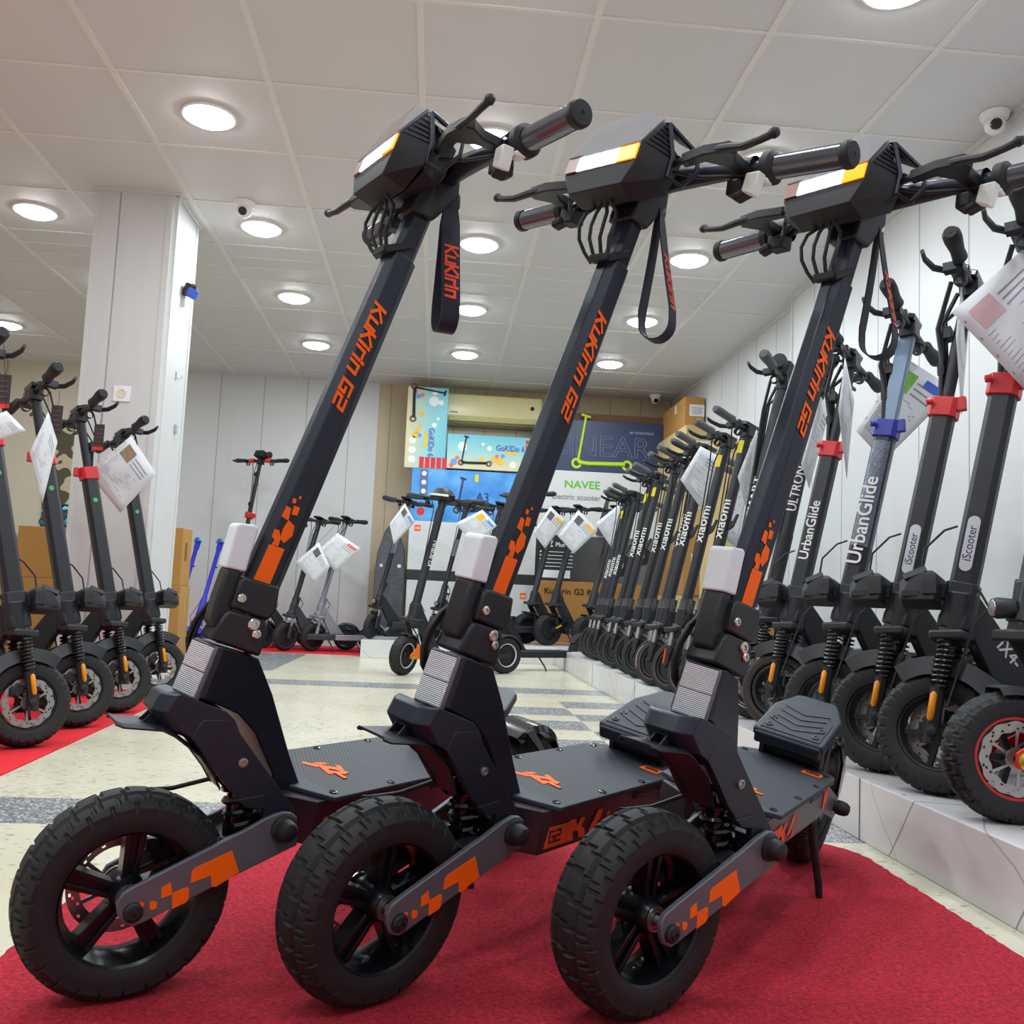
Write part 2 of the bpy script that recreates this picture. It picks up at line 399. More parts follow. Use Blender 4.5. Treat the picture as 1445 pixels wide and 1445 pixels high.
desc = {(-1.0466, 3.844): 'round ceiling light nearest the front on the left, above and left of the pillar front',
 (-2.2466, 5.044): 'round ceiling light left of the white pillar, near its top',
 (-1.0466, 5.044): 'round ceiling light just behind the dome camera beside the pillar',
 (.1534, 5.044): 'round ceiling light between the first two front scooters, below the strap height',
 (1.3534, 5.044): 'round ceiling light between the second and third front scooter handlebars',
 (1.3534, 2.644): 'round ceiling light cut by the top edge of the photo',
 (.1534, 3.844): 'round ceiling light glowing behind the first front scooter handgrip',
 (-2.2466, 6.244): 'round ceiling light mostly hidden behind the left edge of the pillar',
 (-1.0466, 6.244): 'round ceiling light second behind the dome camera beside the pillar',
 (-1.0466, 7.444): 'round ceiling light nearest the white back wall, left of the first front scooter',
 (.1534, 6.244): 'round ceiling light in the middle of the centre line, seen beside the wrist strap',
 (.1534, 7.444): 'round ceiling light nearest the air conditioner',
 (1.3534, 6.244): 'round ceiling light seen through the loop of the second wrist strap',
 (1.3534, 7.444): 'round ceiling light nearest the blue stacked box and back camera',
 (-3.4466, 7.444): 'round ceiling light at the far left edge above the parked scooters',
 (1.3534, 3.844): 'round ceiling light behind the second front scooter brake lever'}
for (x, y), l in desc.items(): lamp(x, y, l)
for x in (-2.2466, -1.0466, .1534, 1.3534):
    for y in (2.644, 1.444, -.356):
        if (x, y) != (1.3534, 2.644) : lamp(x, y, 'round ceiling light out of the frame, %s column, %.1f m row' % (GXL[x], y))

# ---------------------------------------------------------------- carpets
rg = NT('red pile', .95)
rg.col(rg.mix(rg.ramp(rg.noise(150, 6, None, .8), .36, .64), (168, 12, 40), (252, 46, 76))); rg.bump(rg.noise(220, 4, None, .7), 1., .010)
rg2 = NT('red runner pile', .95)
rg2.col(rg2.mix(rg2.noise(240, 3, None, .7), (190, 10, 26), (236, 26, 44))); rg2.bump(rg2.noise(330, 2), .5, .004)
def rug(pts, z, m, name, label, jag=0.):
    P = []
    n = len(pts); rnd = random.Random(5)
    for i in range(n):
        a, b = Vector(pts[i]), Vector(pts[(i+1) % n]); L = (b-a).length; k = max(1, int(L/.012)) if jag else 1
        nn = Vector((-(b-a).y, (b-a).x)).normalized()
        for j in range(k): P.append(tuple(a+(b-a)*j/k+nn*rnd.uniform(-jag, jag)))
    mb = MB(); mb.prism(P, 0.0005, z, 'xy'); o = mb.build(name, m, smooth=0, fixn=True); tag(o, label, 'carpet'); return o
arc = [(.93-.16+.16*cos(a), 2.07-.16+.16*sin(a)) for a in [pi/2*k/6 for k in range(7)]]
rug([(-.55, -.9), (.90, -.9)]+[(.915, 1.4)]+arc+[(-.45, 2.05), (-.55, 1.95)], .008, rg.m, 'carpet', 'red shaggy carpet under the three large front scooters', .0025)
rug([(-2.6, 1.2), (-1.07, 1.2), (-1.085, 2.54), (-1.165, 4.60), (-2.6, 4.60)], .004, rg2.m, 'carpet', 'red runner carpet under the row of scooters on the left')
rug([(-2.4, 7.68), (-.57, 7.62), (-.57, 8.70), (-2.4, 8.70)], .004, rg2.m, 'carpet', 'red carpet along the white back wall under the grey and blue scooters')

# ---------------------------------------------------------------- the three large front scooters
def knob_tire(mb, R, w, lip, N=26, nu=14, h=.0035, mi=0, ns=34):
    """tyre lathe with a moulded block tread, axle along y"""
    def fr(x): return x-math.floor(x)
    U = N*nu; vs = []
    pm = rad(118)
    for i in range(U):
        u = i/nu; a = 2*pi*i/U
        for j in range(ns+1):
            s = -1+2*j/ns; p = s*pm; q = abs(s)
            y = w/2*math.copysign(abs(sin(p))**.85, p); cc = cos(p)
            hs = (R-lip)
            r = R-hs*.62+hs*.62*math.copysign(abs(cc)**.75, cc) if cc > 0 else R-hs*.62-hs*.95*abs(cc)
            d = 0.
            if q < .66:
                d = h; sg = 1 if s > 0 else 0; fu = fr(u+.5*sg)
                if q < .16:
                    if fr(u+(.2 if s > 0 else 0)) < .15: d = 0
                elif q < .21: d = 0
                elif q < .42:
                    if fu < .14: d = 0
                    elif .24 < q < .29 and .3 < fu < .86: d = h*.25
                    elif .24 < q < .36 and .3 < fu < .42: d = h*.25
                elif q < .46: d = h*.3
                else:
                    if fr(fu+.3) < .14: d = 0
                    d = min(d, h*(.66-q)/.04) if q > .62 else d
            rr = r+d*max(.35, cc) if cc > 0 else r
            yy = y+math.copysign(d*.5*min(1, abs(sin(p))), p)
            vs.append((rr*cos(a), yy, rr*sin(a)))
    n = ns+1; fs = []
    for i in range(U):
        k = ((i+1) % U)*n
        for j in range(ns): fs.append((i*n+j, i*n+j+1, k+j+1, k+j))
    mb.add(vs, fs, mi)
    return mb
def perf_disc(mb, r0, r1, t, y, mi=0, lobes=0, n=72, wave=0.):
    """brake disc ring with rows of real holes plus carrier arms"""
    rows = 5; vs = []; fs = []
    for side in (0, 1):
        for i in range(n):
            a = 2*pi*i/n
            for j in range(rows+1):
                r = r0+(r1-r0)*j/rows+(wave*cos(lobes*a) if j in (0, rows) else 0)
                vs.append((r*cos(a), y+(t if side else 0), r*sin(a)))
    m = rows+1; off = n*m
    hole = lambda i, j: (j == 1 and i % 6 == 0) or (j == 3 and i % 6 == 3) or (j == 2 and i % 12 == 8)
    for i in range(n):
        k = (i+1) % n
        for j in range(rows):
            q = (i*m+j, k*m+j, k*m+j+1, i*m+j+1)
            if hole(i, j): continue
            fs.append(q); fs.append(tuple(off+v for v in reversed(q)))
        for j in (0, rows): fs.append((i*m+j, k*m+j, off+k*m+j, off+i*m+j))
    mb.add(vs, fs, mi)
    for k in range(6):
        a = 2*pi*k/6; c, s = cos(a), sin(a)
        mb.prism([(.014*c-.004*s, .014*s+.004*c), (r0*1.04*cos(a+.45)-.003*s, r0*1.04*sin(a+.45)+.003*c), (r0*1.04*cos(a+.62), r0*1.04*sin(a+.62)), (.014*cos(a+.5), .014*sin(a+.5))], y, y+t, 'xz', mi)
    mb.lathe([(.008, y-.001), (.021, y-.001), (.021, y+t+.001), (.008, y+t+.001)], closed=True, n=20, mi=mi)
    return mb
def bolt_cap(mb, c, r, h, mi=0, side=1):
    mb.lathe([(r, 0), (r, side*h*.55), (r*.8, side*h*.9), (r*.45, side*h), (r*.42, side*h*.7), (.0001, side*h*.7)], c=c, n=14, mi=mi)
WR, AX = .1255, (0, 0, .1255)
def arc_strip(mb, c, r, a0, a1, w0, w1, t=.003, n=14, mi=0, lip=0.):
    """curved mudguard about the axle c (y axis); angles in degrees from +x towards +z"""
    rings = []
    for k in range(n+1):
        a = rad(a0+(a1-a0)*k/n); w = w0+(w1-w0)*k/n
        pts = [(-w, -lip), (-w*.8, 0), (w*.8, 0), (w, -lip)]
        pts2 = [(w-t*.5, -lip), (w*.8-t*.5, -t), (-w*.8+t*.5, -t), (-w+t*.5, -lip)]
        rings.append([(c[0]+(r+h)*cos(a), c[1]+y, c[2]+(r+h)*sin(a)) for y, h in pts+pts2])
    mb.loft(rings, mi)
    return mb
def front_scooter():
    root = thing('kick_scooter', 'x', 'scooter', (0, 0, 0), 0, 'three large orange-lettered scooters in front')
    S = []                                     # steered parts
    def st(o): S.append(o); return o
    # wheel
    mb = MB(); mb.M = Matrix.Translation(AX); knob_tire(mb, WR-.0035, .077, .084, nu=20, h=.0042); tire = st(mb.build('front_tire', RUB, root, smooth=28))
    mb = MB(); mb.M = Matrix.Translation(AX)
    mb.lathe([(.0865, .032), (.082, .0345), (.078, .031), (.074, .014), (.071, .006), (.071, -.014), (.078, -.031), (.0865, -.032), (.084, 0)], closed=True, n=64)
    for k in range(5):
        a = 2*pi*k/5+.35
        tx, tz = -sin(a), cos(a); rx_, rz_ = cos(a), sin(a)
        q = lambda r, w: (r*rx_+w*tx, r*rz_+w*tz)
        for sg in (-1, 1): mb.prism([q(.018, sg*.0035), q(.074, sg*.0055), q(.074, sg*.0125), q(.018, sg*.0095)], -.010, .0155, 'xz')
        mb.prism([q(.018, -.006), q(.074, -.008), q(.074, .008), q(.018, .006)], -.008, .009, 'xz')
    mb.lathe([(.0001, .027), (.016, .027), (.021, .020), (.024, .006), (.024, -.02), (.016, -.028), (.0001, -.028)], n=28)
    st(mb.build('front_rim', mat('rim paint', (22, 24, 31), .28, .35), root, smooth=30, bevel=.0008))
    mb = MB(); mb.M = Matrix.Translation(AX); mb.lathe([(.0155, .0275), (.0155, .0295), (.0125, .0295), (.0125, .028), (.0105, .028), (.0105, .0295), (.008, .0295), (.008, .027)], n=28)
    mb.tube([(0, .02, 0), (0, .047, 0)], .0062, 12, 0); st(mb.build('wheel_bearing', STL, root))
    mb = MB(); mb.M = Matrix.Translation(AX); perf_disc(mb, .046, .062, .002, -.036); st(mb.build('brake_disc', STL, root, smooth=0))
    mb = MB(); mb.box((-.05, -.038, .165), (.034, .022, .03), rot=(0, .4, 0)); mb.box((-.035, -.03, .172), (.02, .016, .018)); st(mb.build('brake_caliper', BLK, root, bevel=.003))
    # trailing arms with their orange flags
    arm = [(.0196, .1303), (.017, .1175), (.010, .106), (-.0029, .1013), (-.014, .105), (-.1337, .1584), (-.1967, .1855), (-.1918, .2223), (-.184, .2275), (-.1725, .2292), (-.160, .2258), (-.1484, .2212), (-.120, .206), (-.1083, .2011), (.0034, .148), (.014, .142)]
    mb = MB(); mb.prism(arm, .0475, .0555); arm_o = st(mb.build('suspension_arm', ARM, root, bevel=.0015))
    mb = MB(); mb.prism(arm, -.0475, -.0555); st(mb.build('suspension_arm', ARM, root, bevel=.0015))
    mb = MB(); mb.box((-.125, 0, .188), (.03, .09, .008), rot=(0, .42, 0)); mb.box((-.165, 0, .205), (.02, .09, .03)); st(mb.build('arm_bridge', BLK, root, bevel=.002))
    mb = MB()
    for P in ([(-.0643, .1479), (-.0634, .1615), (-.067, .1662), (-.1106, .1843), (-.1234, .1563), (-.096, .1408), (-.0905, .1415), (-.0878, .1550)],
              [(-.0310, .1322), (-.0298, .1448), (-.0398, .1510), (-.0440, .1362)], [(-.0632, .1420), (-.0640, .1285), (-.0615, .1250), (-.0456, .1185), (-.0435, .136), (-.0460, .1388), (-.060, .1435)],
              [(-.0188, .122), (-.0178, .1285), (-.0205, .1305), (-.0268, .1285), (-.0272, .124), (-.0262, .1205), (-.0208, .1195)],
              [(-.0052, .124), (-.0062, .1285), (-.0085, .1305), (-.0122, .1285), (-.0118, .125), (-.0095, .122)]):
        mb.prism(P, .0555, .0562)
    d = mb.build('arm_decal', ORG, None); d.parent = arm_o; d['label'] = 'orange chequered flag decal'
    mb = MB(); bolt_cap(mb, (0, .0555, .1188), .0115, .007); mb.lathe([(.007, 0), (.0065, .004), (.003, .004), (.003, .002), (.0001, .002)], c=(0, .0605, .1188), n=6)
    st(mb.build('axle_bolt', BLK2, root))
    mb = MB(); mb.lathe([(.0175, 0), (.0175, .004), (.014, .006), (.0135, .016), (.011, .021), (.006, .0235), (.0001, .024)], c=(-.1754, .0555, .2079), n=24); st(mb.build('pivot_cap', BLK2, root)); mb = MB()
    mb.lathe([(.0175, 0), (.0175, -.004), (.014, -.006), (.0135, -.016), (.006, -.0235), (.0001, -.024)], c=(-.1754, -.0555, .2079), n=24)
    st(mb.build('pivot_cap', BLK2, root))
    # fork bracket: faceted head, two side plates
    top = [(-.006, .3540), (-.0148, .3735), (-.0200, .3760), (-.0790, .3555), (-.0910, .3452), (-.0990, .330), (-.0900, .312), (-.0640, .309), (-.0240, .3300)]
    rings = []
    for y, k in ((-.0432, .0), (-.034, 1.), (-.024, 1.6), (.024, 1.6), (.034, 1.), (.0432, 0.)):
        rings.append([(x+(.010*k if x > -.05 else 0)-.006, y, z) for x, z in top])
    mb = MB(); mb.loft(rings)
    plate = [(-.056, .345), (-.0910, .3452), (-.1907, .2300), (-.196, .212), (-.186, .199), (-.170, .196), (-.150, .2150), (-.1496, .2317), (-.1258, .2341), (-.0944, .2634), (-.0624, .3022), (-.045, .322)]
    for y in (.034, -.044): mb.prism(plate, y, y+.010)
    mb.prism([(-.1487, .2499), (-.1496, .2317), (-.1258, .2341), (-.112, .245)], .030, .0465)
    st(mb.build('fork_bracket', FRM, root, bevel=.0012, fixn=True, smooth=25))
    mb = MB(); mb.lathe([(.0062, 0), (.0062, .0035), (.004, .004), (.0035, .002), (.0001, .002)], c=(-.1135, .044, .2913), n=14); st(mb.build('bracket_bolt', STL, root))
    # mudguard
    prof = [(.044, .3400, .030), (.035, .3372, .036), (-.0110, .3345, .040), (-.0260, .3275, .040), (-.0620, .3020, .034), (-.0820, .2780, .028), (-.0960, .2560, .024)]
    rings = []
    for x, z, w in prof:
        rings.append([(x, -w, z-.004), (x, -w*.86, z), (x, w*.86, z), (x, w, z-.004), (x, w-.003, z-.0065), (x, w*.86, z-.0035), (x, -w*.86, z-.0035), (x, -w+.003, z-.0065)])
    mb = MB(); mb.loft(rings); fen = st(mb.build('front_mudguard', BLK, root, bevel=.0008, fixn=True))
    mb = MB()
    for y in (-.010, .010): mb.prism([(.010, .335), (-.016, .364), (-.022, .334)], y-.0012, y+.0012)
    mb.box((-.006, 0, .343), (.014, .02, .003), rot=(0, -.8, 0)); split_build(mb, 'gusset', BLK2, fen)
    # spring damper
    mb = MB(); mb.helix((-.128, 0, .255), (-.140, 0, .190), .0205, .0044, 4.2); mb.lathe([(.0001, .012), (.020, .012), (.024, .004), (.024, -.004), (.013, -.010), (.013, -.075), (.022, -.078), (.024, -.084), (.020, -.098), (.0001, -.1)], c=(-.1265, 0, .262), axis='z', n=24)
    sp = st(mb.build('spring_damper', GLS, root))
    mb = MB()
    for k in range(14):
        a = 2*pi*k/14; mb.box((-.1265+.0215*cos(a), .0215*sin(a), .268), (.004, .004, .008), rot=(0, 0, a))
    o = mb.build('damper_collar', STL, None); o.parent = sp
    mb = MB(); mb.tube([(-.118, -.02, .27), (-.10, -.045, .25), (-.055, -.05, .238), (-.01, -.055, .235), (.0, -.056, .236)], .003, 8); st(mb.build('brake_hose', CAB, root))
    mb = MB()
    for k in (0, 1):
        d_ = .006*k; mb.tube([(-.118, -.008, .560-d_), (-.104, -.022, .534-d_), (-.085, -.028, .510-d_), (-.069+d_, -.030, .485), (-.0560+d_, -.032, .462), (-.0500+d_, -.033, .438), (-.0540+d_, -.033, .415), (-.068+d_, -.032, .398), (-.085, -.030, .388)], .0034, 8)
    [st(q_) for q_ in split_build(mb, 'brake_hose', CAB, root)]
    # folding joint
    lo = [(-.0555, .4437), (-.1243, .4246), (-.1310, .4575), (-.1278, .4697), (-.122, .4745), (-.0759, .4835), (-.0700, .4760)]
    mb = MB(); mb.prism(lo, -.027, .027); st(mb.build('folding_joint', BLK, root, bevel=.004))
    up = [(-.0775, .4860), (-.0843, .5225), (-.0900, .5280), (-.1395, .5180), (-.1390, .4861), (-.1290, .4725)]
    mb = MB(); mb.prism(up, -.027, .027); st(mb.build('stem_socket', BLK, root, bevel=.004))
    mb = MB()
    for (x, z, r) in ((-.0897, .4992, .0062), (-.1098, .4663, .0082), (-.1149, .4540, .0062)):
        mb.lathe([(r, 0), (r, .0025), (r*.75, .004), (r*.5, .004), (r*.45, .0015), (.0001, .0015)], c=(x, .027, z), n=20)
    [st(q_) for q_ in split_build(mb, 'joint_bolt', CHR, root)]
    la = [(-.0690, .5375), (-.0883, .5346), (-.0860, .500), (-.0791, .4640), (-.0640, .4560), (-.0560, .4640), (-.0575, .4800), (-.0604, .4993)]
    mb = MB(); mb.prism(la, -.017, .017); st(mb.build('folding_latch', BLK, root, bevel=.004))
    fo = [(-.0660, .5370), (-.0935, .5335), (-.1030, .5920), (-.0990, .5965), (-.0780, .5965), (-.0735, .5930)]
    mb = MB(); mb.prism(fo, -.019, .019); o = st(mb.build('foam_sleeve', WHT, root, bevel=.007, seg=3)); o['label'] = 'white foam sleeve on the latch'
    # stem: octagonal post, then a narrower tube up to the bar
    def oct_ring(z, dx, dy, ch):
        x = -.120-.294*(z-.52)
        P = [(dx, dy-ch), (dx-ch, dy), (-dx+ch, dy), (-dx, dy-ch), (-dx, -dy+ch), (-dx+ch, -dy), (dx-ch, -dy), (dx, -dy+ch)]
        return [(x+a, b, z+a*.29) for a, b in P]
    mb = MB(); mb.loft([oct_ring(.505, .0245, .0195, .010), oct_ring(.70, .0235, .0195, .010), oct_ring(1.012, .0225, .0190, .010)])
    stem = st(mb.build('stem', FRM, root, bevel=.0015, fixn=True))
    mb = MB(); mb.loft([oct_ring(1.008, .0175, .0165, .007), oct_ring(1.135, .0170, .0160, .007)]); st(mb.build('upper_stem', FRM, root, bevel=.001, fixn=True))
    mb = MB(); mb.box((-.2360, .0, 1.0150), (.014, .036, .011), rot=(0, .0, 0)); mb.box((-.2520, .0185, 1.022), (.044, .004, .011), rot=(0, .42, 0)); st(mb.build('cable_cap', BLK2, root, bevel=.0015))
    # stem graphics on the left side face
    yL = .0201
    d0 = [(-.1032, .5229), (-.1257, .5178), (-.1406, .5694), (-.1303, .5729), (-.1325, .5800), (-.1360, .5868), (-.1413, .5886), (-.1475, .5880), (-.1500, .5950), (-.1494, .6024), (-.1404, .6077), (-.1360, .6000), (-.1320, .5900), (-.1241, .5944), (-.1215, .5831), (-.1262, .5741), (-.1189, .5732)]
    mb = MB()
    mb.prism([(-.1032, .5229), (-.1257, .5178), (-.1406, .5694), (-.1189, .5732)], yL, yL+.0006)
    mb.prism([(-.1215, .573), (-.1310, .572), (-.1335, .5825), (-.1300, .5935), (-.1235, .5945), (-.1208, .584), (-.1250, .580)], yL, yL+.0006)
    mb.prism([(-.1325, .5830), (-.1385, .5770), (-.1490, .5880), (-.1500, .6020), (-.1410, .6085), (-.1345, .5960)], yL, yL+.0006)
    mb.prism([(-.1305, .6125), (-.1360, .6275), (-.1425, .6245), (-.1405, .6075)], yL, yL+.0006)
    mb.prism([(-.1440, .6165), (-.1460, .6290), (-.1545, .6275), (-.1520, .6160)], yL, yL+.0006)
    mb.prism([(-.1425, .6325), (-.1432, .6390), (-.1480, .6385), (-.1478, .6320)], yL, yL+.0006)
    mb.prism([(-.1515, .6385), (-.1513, .6425), (-.1545, .6430), (-.1548, .6395)], yL, yL+.0006)
    o = mb.build('stem_decal', ORG, None, fixn=True); o.parent = stem; o['label'] = 'orange chequered flag decal'
    mb = MB(); dn = Vector((.2835, 0, -.959)); bk = Vector((-.959, 0, -.2835))
    stroke_text(mb, 'KuKirin G2', (-.2262, yL+.0006, .9330), dn, bk, .0200, th=.2, shear=.25, sx=1.27)
    o = mb.build('stem_lettering', ORG, None, smooth=0); o.parent = stem; o['label'] = 'orange model lettering running down the stem'
    # fixed neck with clear reflector
    nk = [(-.0455, .3726), (-.0610, .4395), (-.1206, .4240), (-.1581, .3719), (-.2105, .2834), (-.2461, .2300), (-.2475, .175), (-.206, .170), (-.1900, .215), (-.1873, .2557), (-.1400, .3200), (-.1060, .3480), (-.0782, .3596)]
    rings = []
    for y, k in ((-.029, 0.), (-.0215, 1.), (.0215, 1.), (.029, 0.)):
        rings.append([(x+(.010*k if x > -.07 else 0), y, z) for x, z in nk])
    mb = MB(); mb.loft(rings); mb.build('neck', FRM, root, bevel=.002, fixn=True)
    Mr = frame((-.0445, 0, .4045), (0, 1, 0), (-.245, 0, .969))
    mb = MB(); mb.M = Mr; mb.box((0, 0, -.002), (.050, .072, .006)); ref = mb.build('reflector', mat('reflector bezel', (96, 97, 104), .3), root, bevel=.002)
    rl = NT('clear ribbed reflector', .12); s_ = rl.math('SINE', rl.math('MULTIPLY', rl.y, 2600)); s2 = rl.math('SINE', rl.math('MULTIPLY', rl.x, 2600))
    hx = rl.math('MULTIPLY', s_, s2)
    rl.col(rl.mix(rl.ramp(s_, -1, 1), (150, 152, 162), (248, 250, 255))); rl.b.inputs['Metallic'].default_value = .15; rl.bump(s_, .6, .001)
    mb = MB(); mb.box((0, 0, 0), (.045, .0325, .003)); mb.v = [(x, y+.0168, z) for x, y, z in mb.v]; mb2 = MB(); mb2.box((0, -.0168, 0), (.045, .0325, .003))
    mb.add(mb2.v, mb2.f); o = mb.build('reflector_lens', rl.m, None, bevel=.0008); o.matrix_basis = Mr @ Matrix.Translation((0, 0, .0025)); o.parent = ref
    mb = MB(); mb.tube([(-.128, -.008, .425), (-.155, -.02, .40), (-.168, -.022, .36), (-.170, -.02, .32), (-.19, -.02, .28)], .004, 8); mb.tube([(-.124, .0, .425), (-.142, .004, .405), (-.158, .002, .38)], .0035, 8); split_build(mb, 'rear_cable', CAB, root)
    # deck
    body = [(-.196, -.030), (-.230, -.083), (-.615, -.080), (-.655, -.055), (-.655, .055), (-.615, .080), (-.230, .083), (-.196, .030)]
    mb = MB(); mb.prism(body, .166, .2295, 'xy'); deck = mb.build('deck', DCK, root, bevel=.002)
    m_ = NT('ribbed deck rubber', .6); ay = m_.math('ABSOLUTE', m_.y)
    w = m_.math('SINE', m_.math('MULTIPLY', m_.math('ADD', m_.x, m_.math('MULTIPLY', ay, .75)), 880.))
    rib = m_.math('MULTIPLY', m_.math('GREATER_THAN', w, .2), m_.between(m_.x, -.585, -.262))
    m_.col(m_.mix(rib, (50, 55, 66), (22, 24, 30))); m_.bump(m_.math('MULTIPLY', rib, -1.), .9, .0015)
    matp = [(-.222, -.033), (-.250, -.095), (-.590, -.092), (-.618, -.086), (-.645, -.062), (-.645, .062), (-.618, .086), (-.590, .092), (-.250, .095), (-.222, .033)]
    mb = MB(); mb.prism(matp, .2295, .2365, 'xy'); dm_ = mb.build('deck_mat', m_.m, root, bevel=.0015)
    mb = MB()
    for x, y in ((-.262, .078), (-.262, -.078), (-.38, .083), (-.38, -.083), (-.50, .083), (-.50, -.083), (-.60, .075), (-.60, -.075)):
        mb.lathe([(.0065, 0), (.006, .0015), (.0035, .0018), (.003, .0008), (.0001, .0008)], c=(x, y, .2365), axis='z', n=12)
    split_build(mb, 'deck_screw', GLS, dm_)
    # kirin-like abstract badge and number on the mat
    mb = MB(); zt = .2368
    for k, (cx, cy, L, a, w) in enumerate([(-.312, -.025, .026, .5, .006), (-.323, -.012, .030, .2, .006), (-.318, .004, .036, -.3, .005), (-.332, .000, .034, .6, .006), (-.338, .014, .030, .1, .005), (-.326, .020, .026, .9, .005), (-.345, .006, .022, -.5, .005), (-.330, -.020, .018, 1.2, .005), (-.322, .034, .020, -.1, .004)]):
        mb.box((cx, cy, zt+k*.0001), (w*1.7, L, .001), rot=(0, 0, a))
    o = mb.build('mat_badge', ORG, None, smooth=0); o.parent = dm_; mb = MB(); mb.box((-.585, .054, zt), (.026, .034, .001)); o = mb.build('mat_badge', ORG, None, smooth=0); o.parent = dm_; o['label'] = 'orange badges on the deck mat'
    mb = MB(); stroke_text(mb, 'G2', (-.592, .0425, zt+.0012), (0, 1, 0), (1, 0, 0), .014, th=.2); o = mb.build('badge_number', BLK2, None, smooth=0); o.parent = dm_
    yD = .0832
    mb = MB(); sh = lambda x0, z0, x1, z1, k=.25: [(x0, z0), (x1, z0), (x1-k*(z1-z0), z1), (x0-k*(z1-z0), z1)]
    def dz(x): return .0
    mb.prism([(-.2420, .1735), (-.2480, .2040), (-.3000, .2040), (-.2980, .1735)], yD, yD+.0006)
    mb.prism([(-.300, .1735), (-.318, .1735), (-.312, .187), (-.326, .187), (-.334, .1735), (-.350, .1735), (-.345, .186), (-.334, .193), (-.342, .204), (-.330, .206), (-.322, .194), (-.316, .206), (-.300, .206)], yD, yD+.0006)
    mb.prism([(-.368, .194), (-.376, .210), (-.390, .210), (-.386, .194)], yD, yD+.0006); mb.prism([(-.358, .180), (-.366, .194), (-.381, .194), (-.374, .180)], yD, yD+.0006)
    mb.prism([(-.386, .172), (-.391, .183), (-.402, .183), (-.398, .172)], yD, yD+.0006); mb.prism([(-.404, .196), (-.407, .203), (-.414, .203), (-.412, .196)], yD, yD+.0006); mb.prism([(-.412, .186), (-.414, .190), (-.419, .190), (-.418, .186)], yD, yD+.0006)
    yR = .081
    mb.M = Matrix.Translation((0, -.0022, 0))
    mb.prism([(-.592, .180), (-.607, .180), (-.607, .190), (-.614, .190), (-.614, .225), (-.604, .225), (-.604, .212), (-.596, .212), (-.596, .222), (-.588, .222), (-.588, .196), (-.592, .196)], yD, yD+.0006)
    o = mb.build('deck_decal', ORD, None, fixn=True); o.parent = deck; o['label'] = 'orange number and chequered flag on the deck side'
    mb = MB(); stroke_text(mb, 'G2', (-.2530, yD+.0009, .1800), (-1, 0, 0), (0, 0, 1), .0185, th=.17, shear=-.12); o = mb.build('deck_lettering', DCK, None, smooth=0); o.parent = deck
    mb = MB(); mb.box((-.530, .0812, .2185), (.085, .001, .018)); o = mb.build('rating_plate', BLK2, None); o.parent = deck
    mb = MB()
    for k in range(5): mb.box((-.532, .0820, .2125+.003*k), (.070-.010*(k % 3), .0006, .0009))
    o = mb.build('plate_print', INK, None); o.parent = deck
    # rear end
    rx, rz = -.862, .1255
    mb = MB(); mb.M = Matrix.Translation((rx, 0, rz)); knob_tire(mb, WR-.0035, .077, .084); mb.build('rear_tire', RUB, root, smooth=40)
    mb = MB(); mb.M = Matrix.Translation((rx, 0, rz)); mb.lathe([(.086, .034), (.080, .033), (.074, .02), (.03, .024), (.03, .034), (.0001, .034)], n=48); mb.lathe([(.086, -.034), (.080, -.033), (.074, -.02), (.03, -.024), (.03, -.034), (.0001, -.034)], n=48)
    mb.build('hub_motor', BLK, root)
    ra = [(-.600, .228), (-.690, .212), (-.860, .150), (-.884, .138), (-.882, .115), (-.862, .105), (-.720, .145), (-.640, .165), (-.610, .168)]
    mb = MB(); mb.prism(ra, .046, .056); mb.prism(ra, -.056, -.046); rao = split_build(mb, 'rear_arm', ARM, root, bevel=.0015)[0]
    mb = MB(); mb.prism([(-.655, .175), (-.672, .175), (-.668, .190), (-.682, .192), (-.682, .205), (-.668, .208), (-.662, .196), (-.650, .200), (-.648, .186)], .056, .0566); mb.prism([(-.690, .180), (-.700, .182), (-.704, .196), (-.694, .196)], .056, .0566); mb.prism([(-.705, .166), (-.714, .168), (-.716, .180), (-.708, .180)], .056, .0566)
    o = mb.build('arm_decal', ORD, None, fixn=True); o.parent = rao
    mb = MB(); mb.lathe([(.0105, 0), (.0105, .006)], c=(-.845, .056, .135), n=20); mb.lathe([(.014, .005), (.0145, .012), (.0135, .022), (.009, .029), (.0001, .031)], c=(-.845, .056, .135), n=24); mb.build('axle_cap', BLK2, root)
    # foot rest
    pd = [(-.070, -.058), (-.066, -.065), (.05, -.065), (.112, -.040), (.118, -.03), (.118, .03), (.112, .040), (.05, .065), (-.066, .065), (-.070, .058)]
    Mp = frame((-.650, 0, .296), (-.955, 0, .297), (0, -1, 0))
    mb = MB(); mb.M = Mp; mb.prism(pd, -.006, .012, 'xy'); mb.prism([(-.074, -.060), (-.060, -.060), (-.060, .060), (-.074, .060)], -.016, .008, 'xy'); rest = mb.build('foot_rest', FRM, root, bevel=.005, seg=3)
    mb = MB(); mb.M = Mp; mb.prism([(-.060, -.054), (.022, -.054), (.056, -.032), (.056, .032), (.022, .054), (-.060, .054)], .012, .0135, 'xy'); o = mb.build('rest_pad', MATR, None, bevel=.0005); o.parent = rest
    mb = MB(); mb.M = Mp
    for k in range(4):
        x = -.045+.024*k
        for sg in (-1, 1): mb.prism([(x, 0), (x+.005, 0), (x+.020+.005, sg*.042), (x+.020, sg*.042)], .0135, .0150, 'xy')
    for x, y in ((-.046, .042), (-.046, -.042), (-.016, .044), (-.016, -.044)): mb.lathe([(.007, .0135), (.0065, .0155), (.003, .016), (.0025, .0145), (.0001, .0145)], c=(x, y, 0), axis='z', n=14)
    split_build(mb, 'pad_tread', BLK, rest, fixn=True)
    mb = MB()
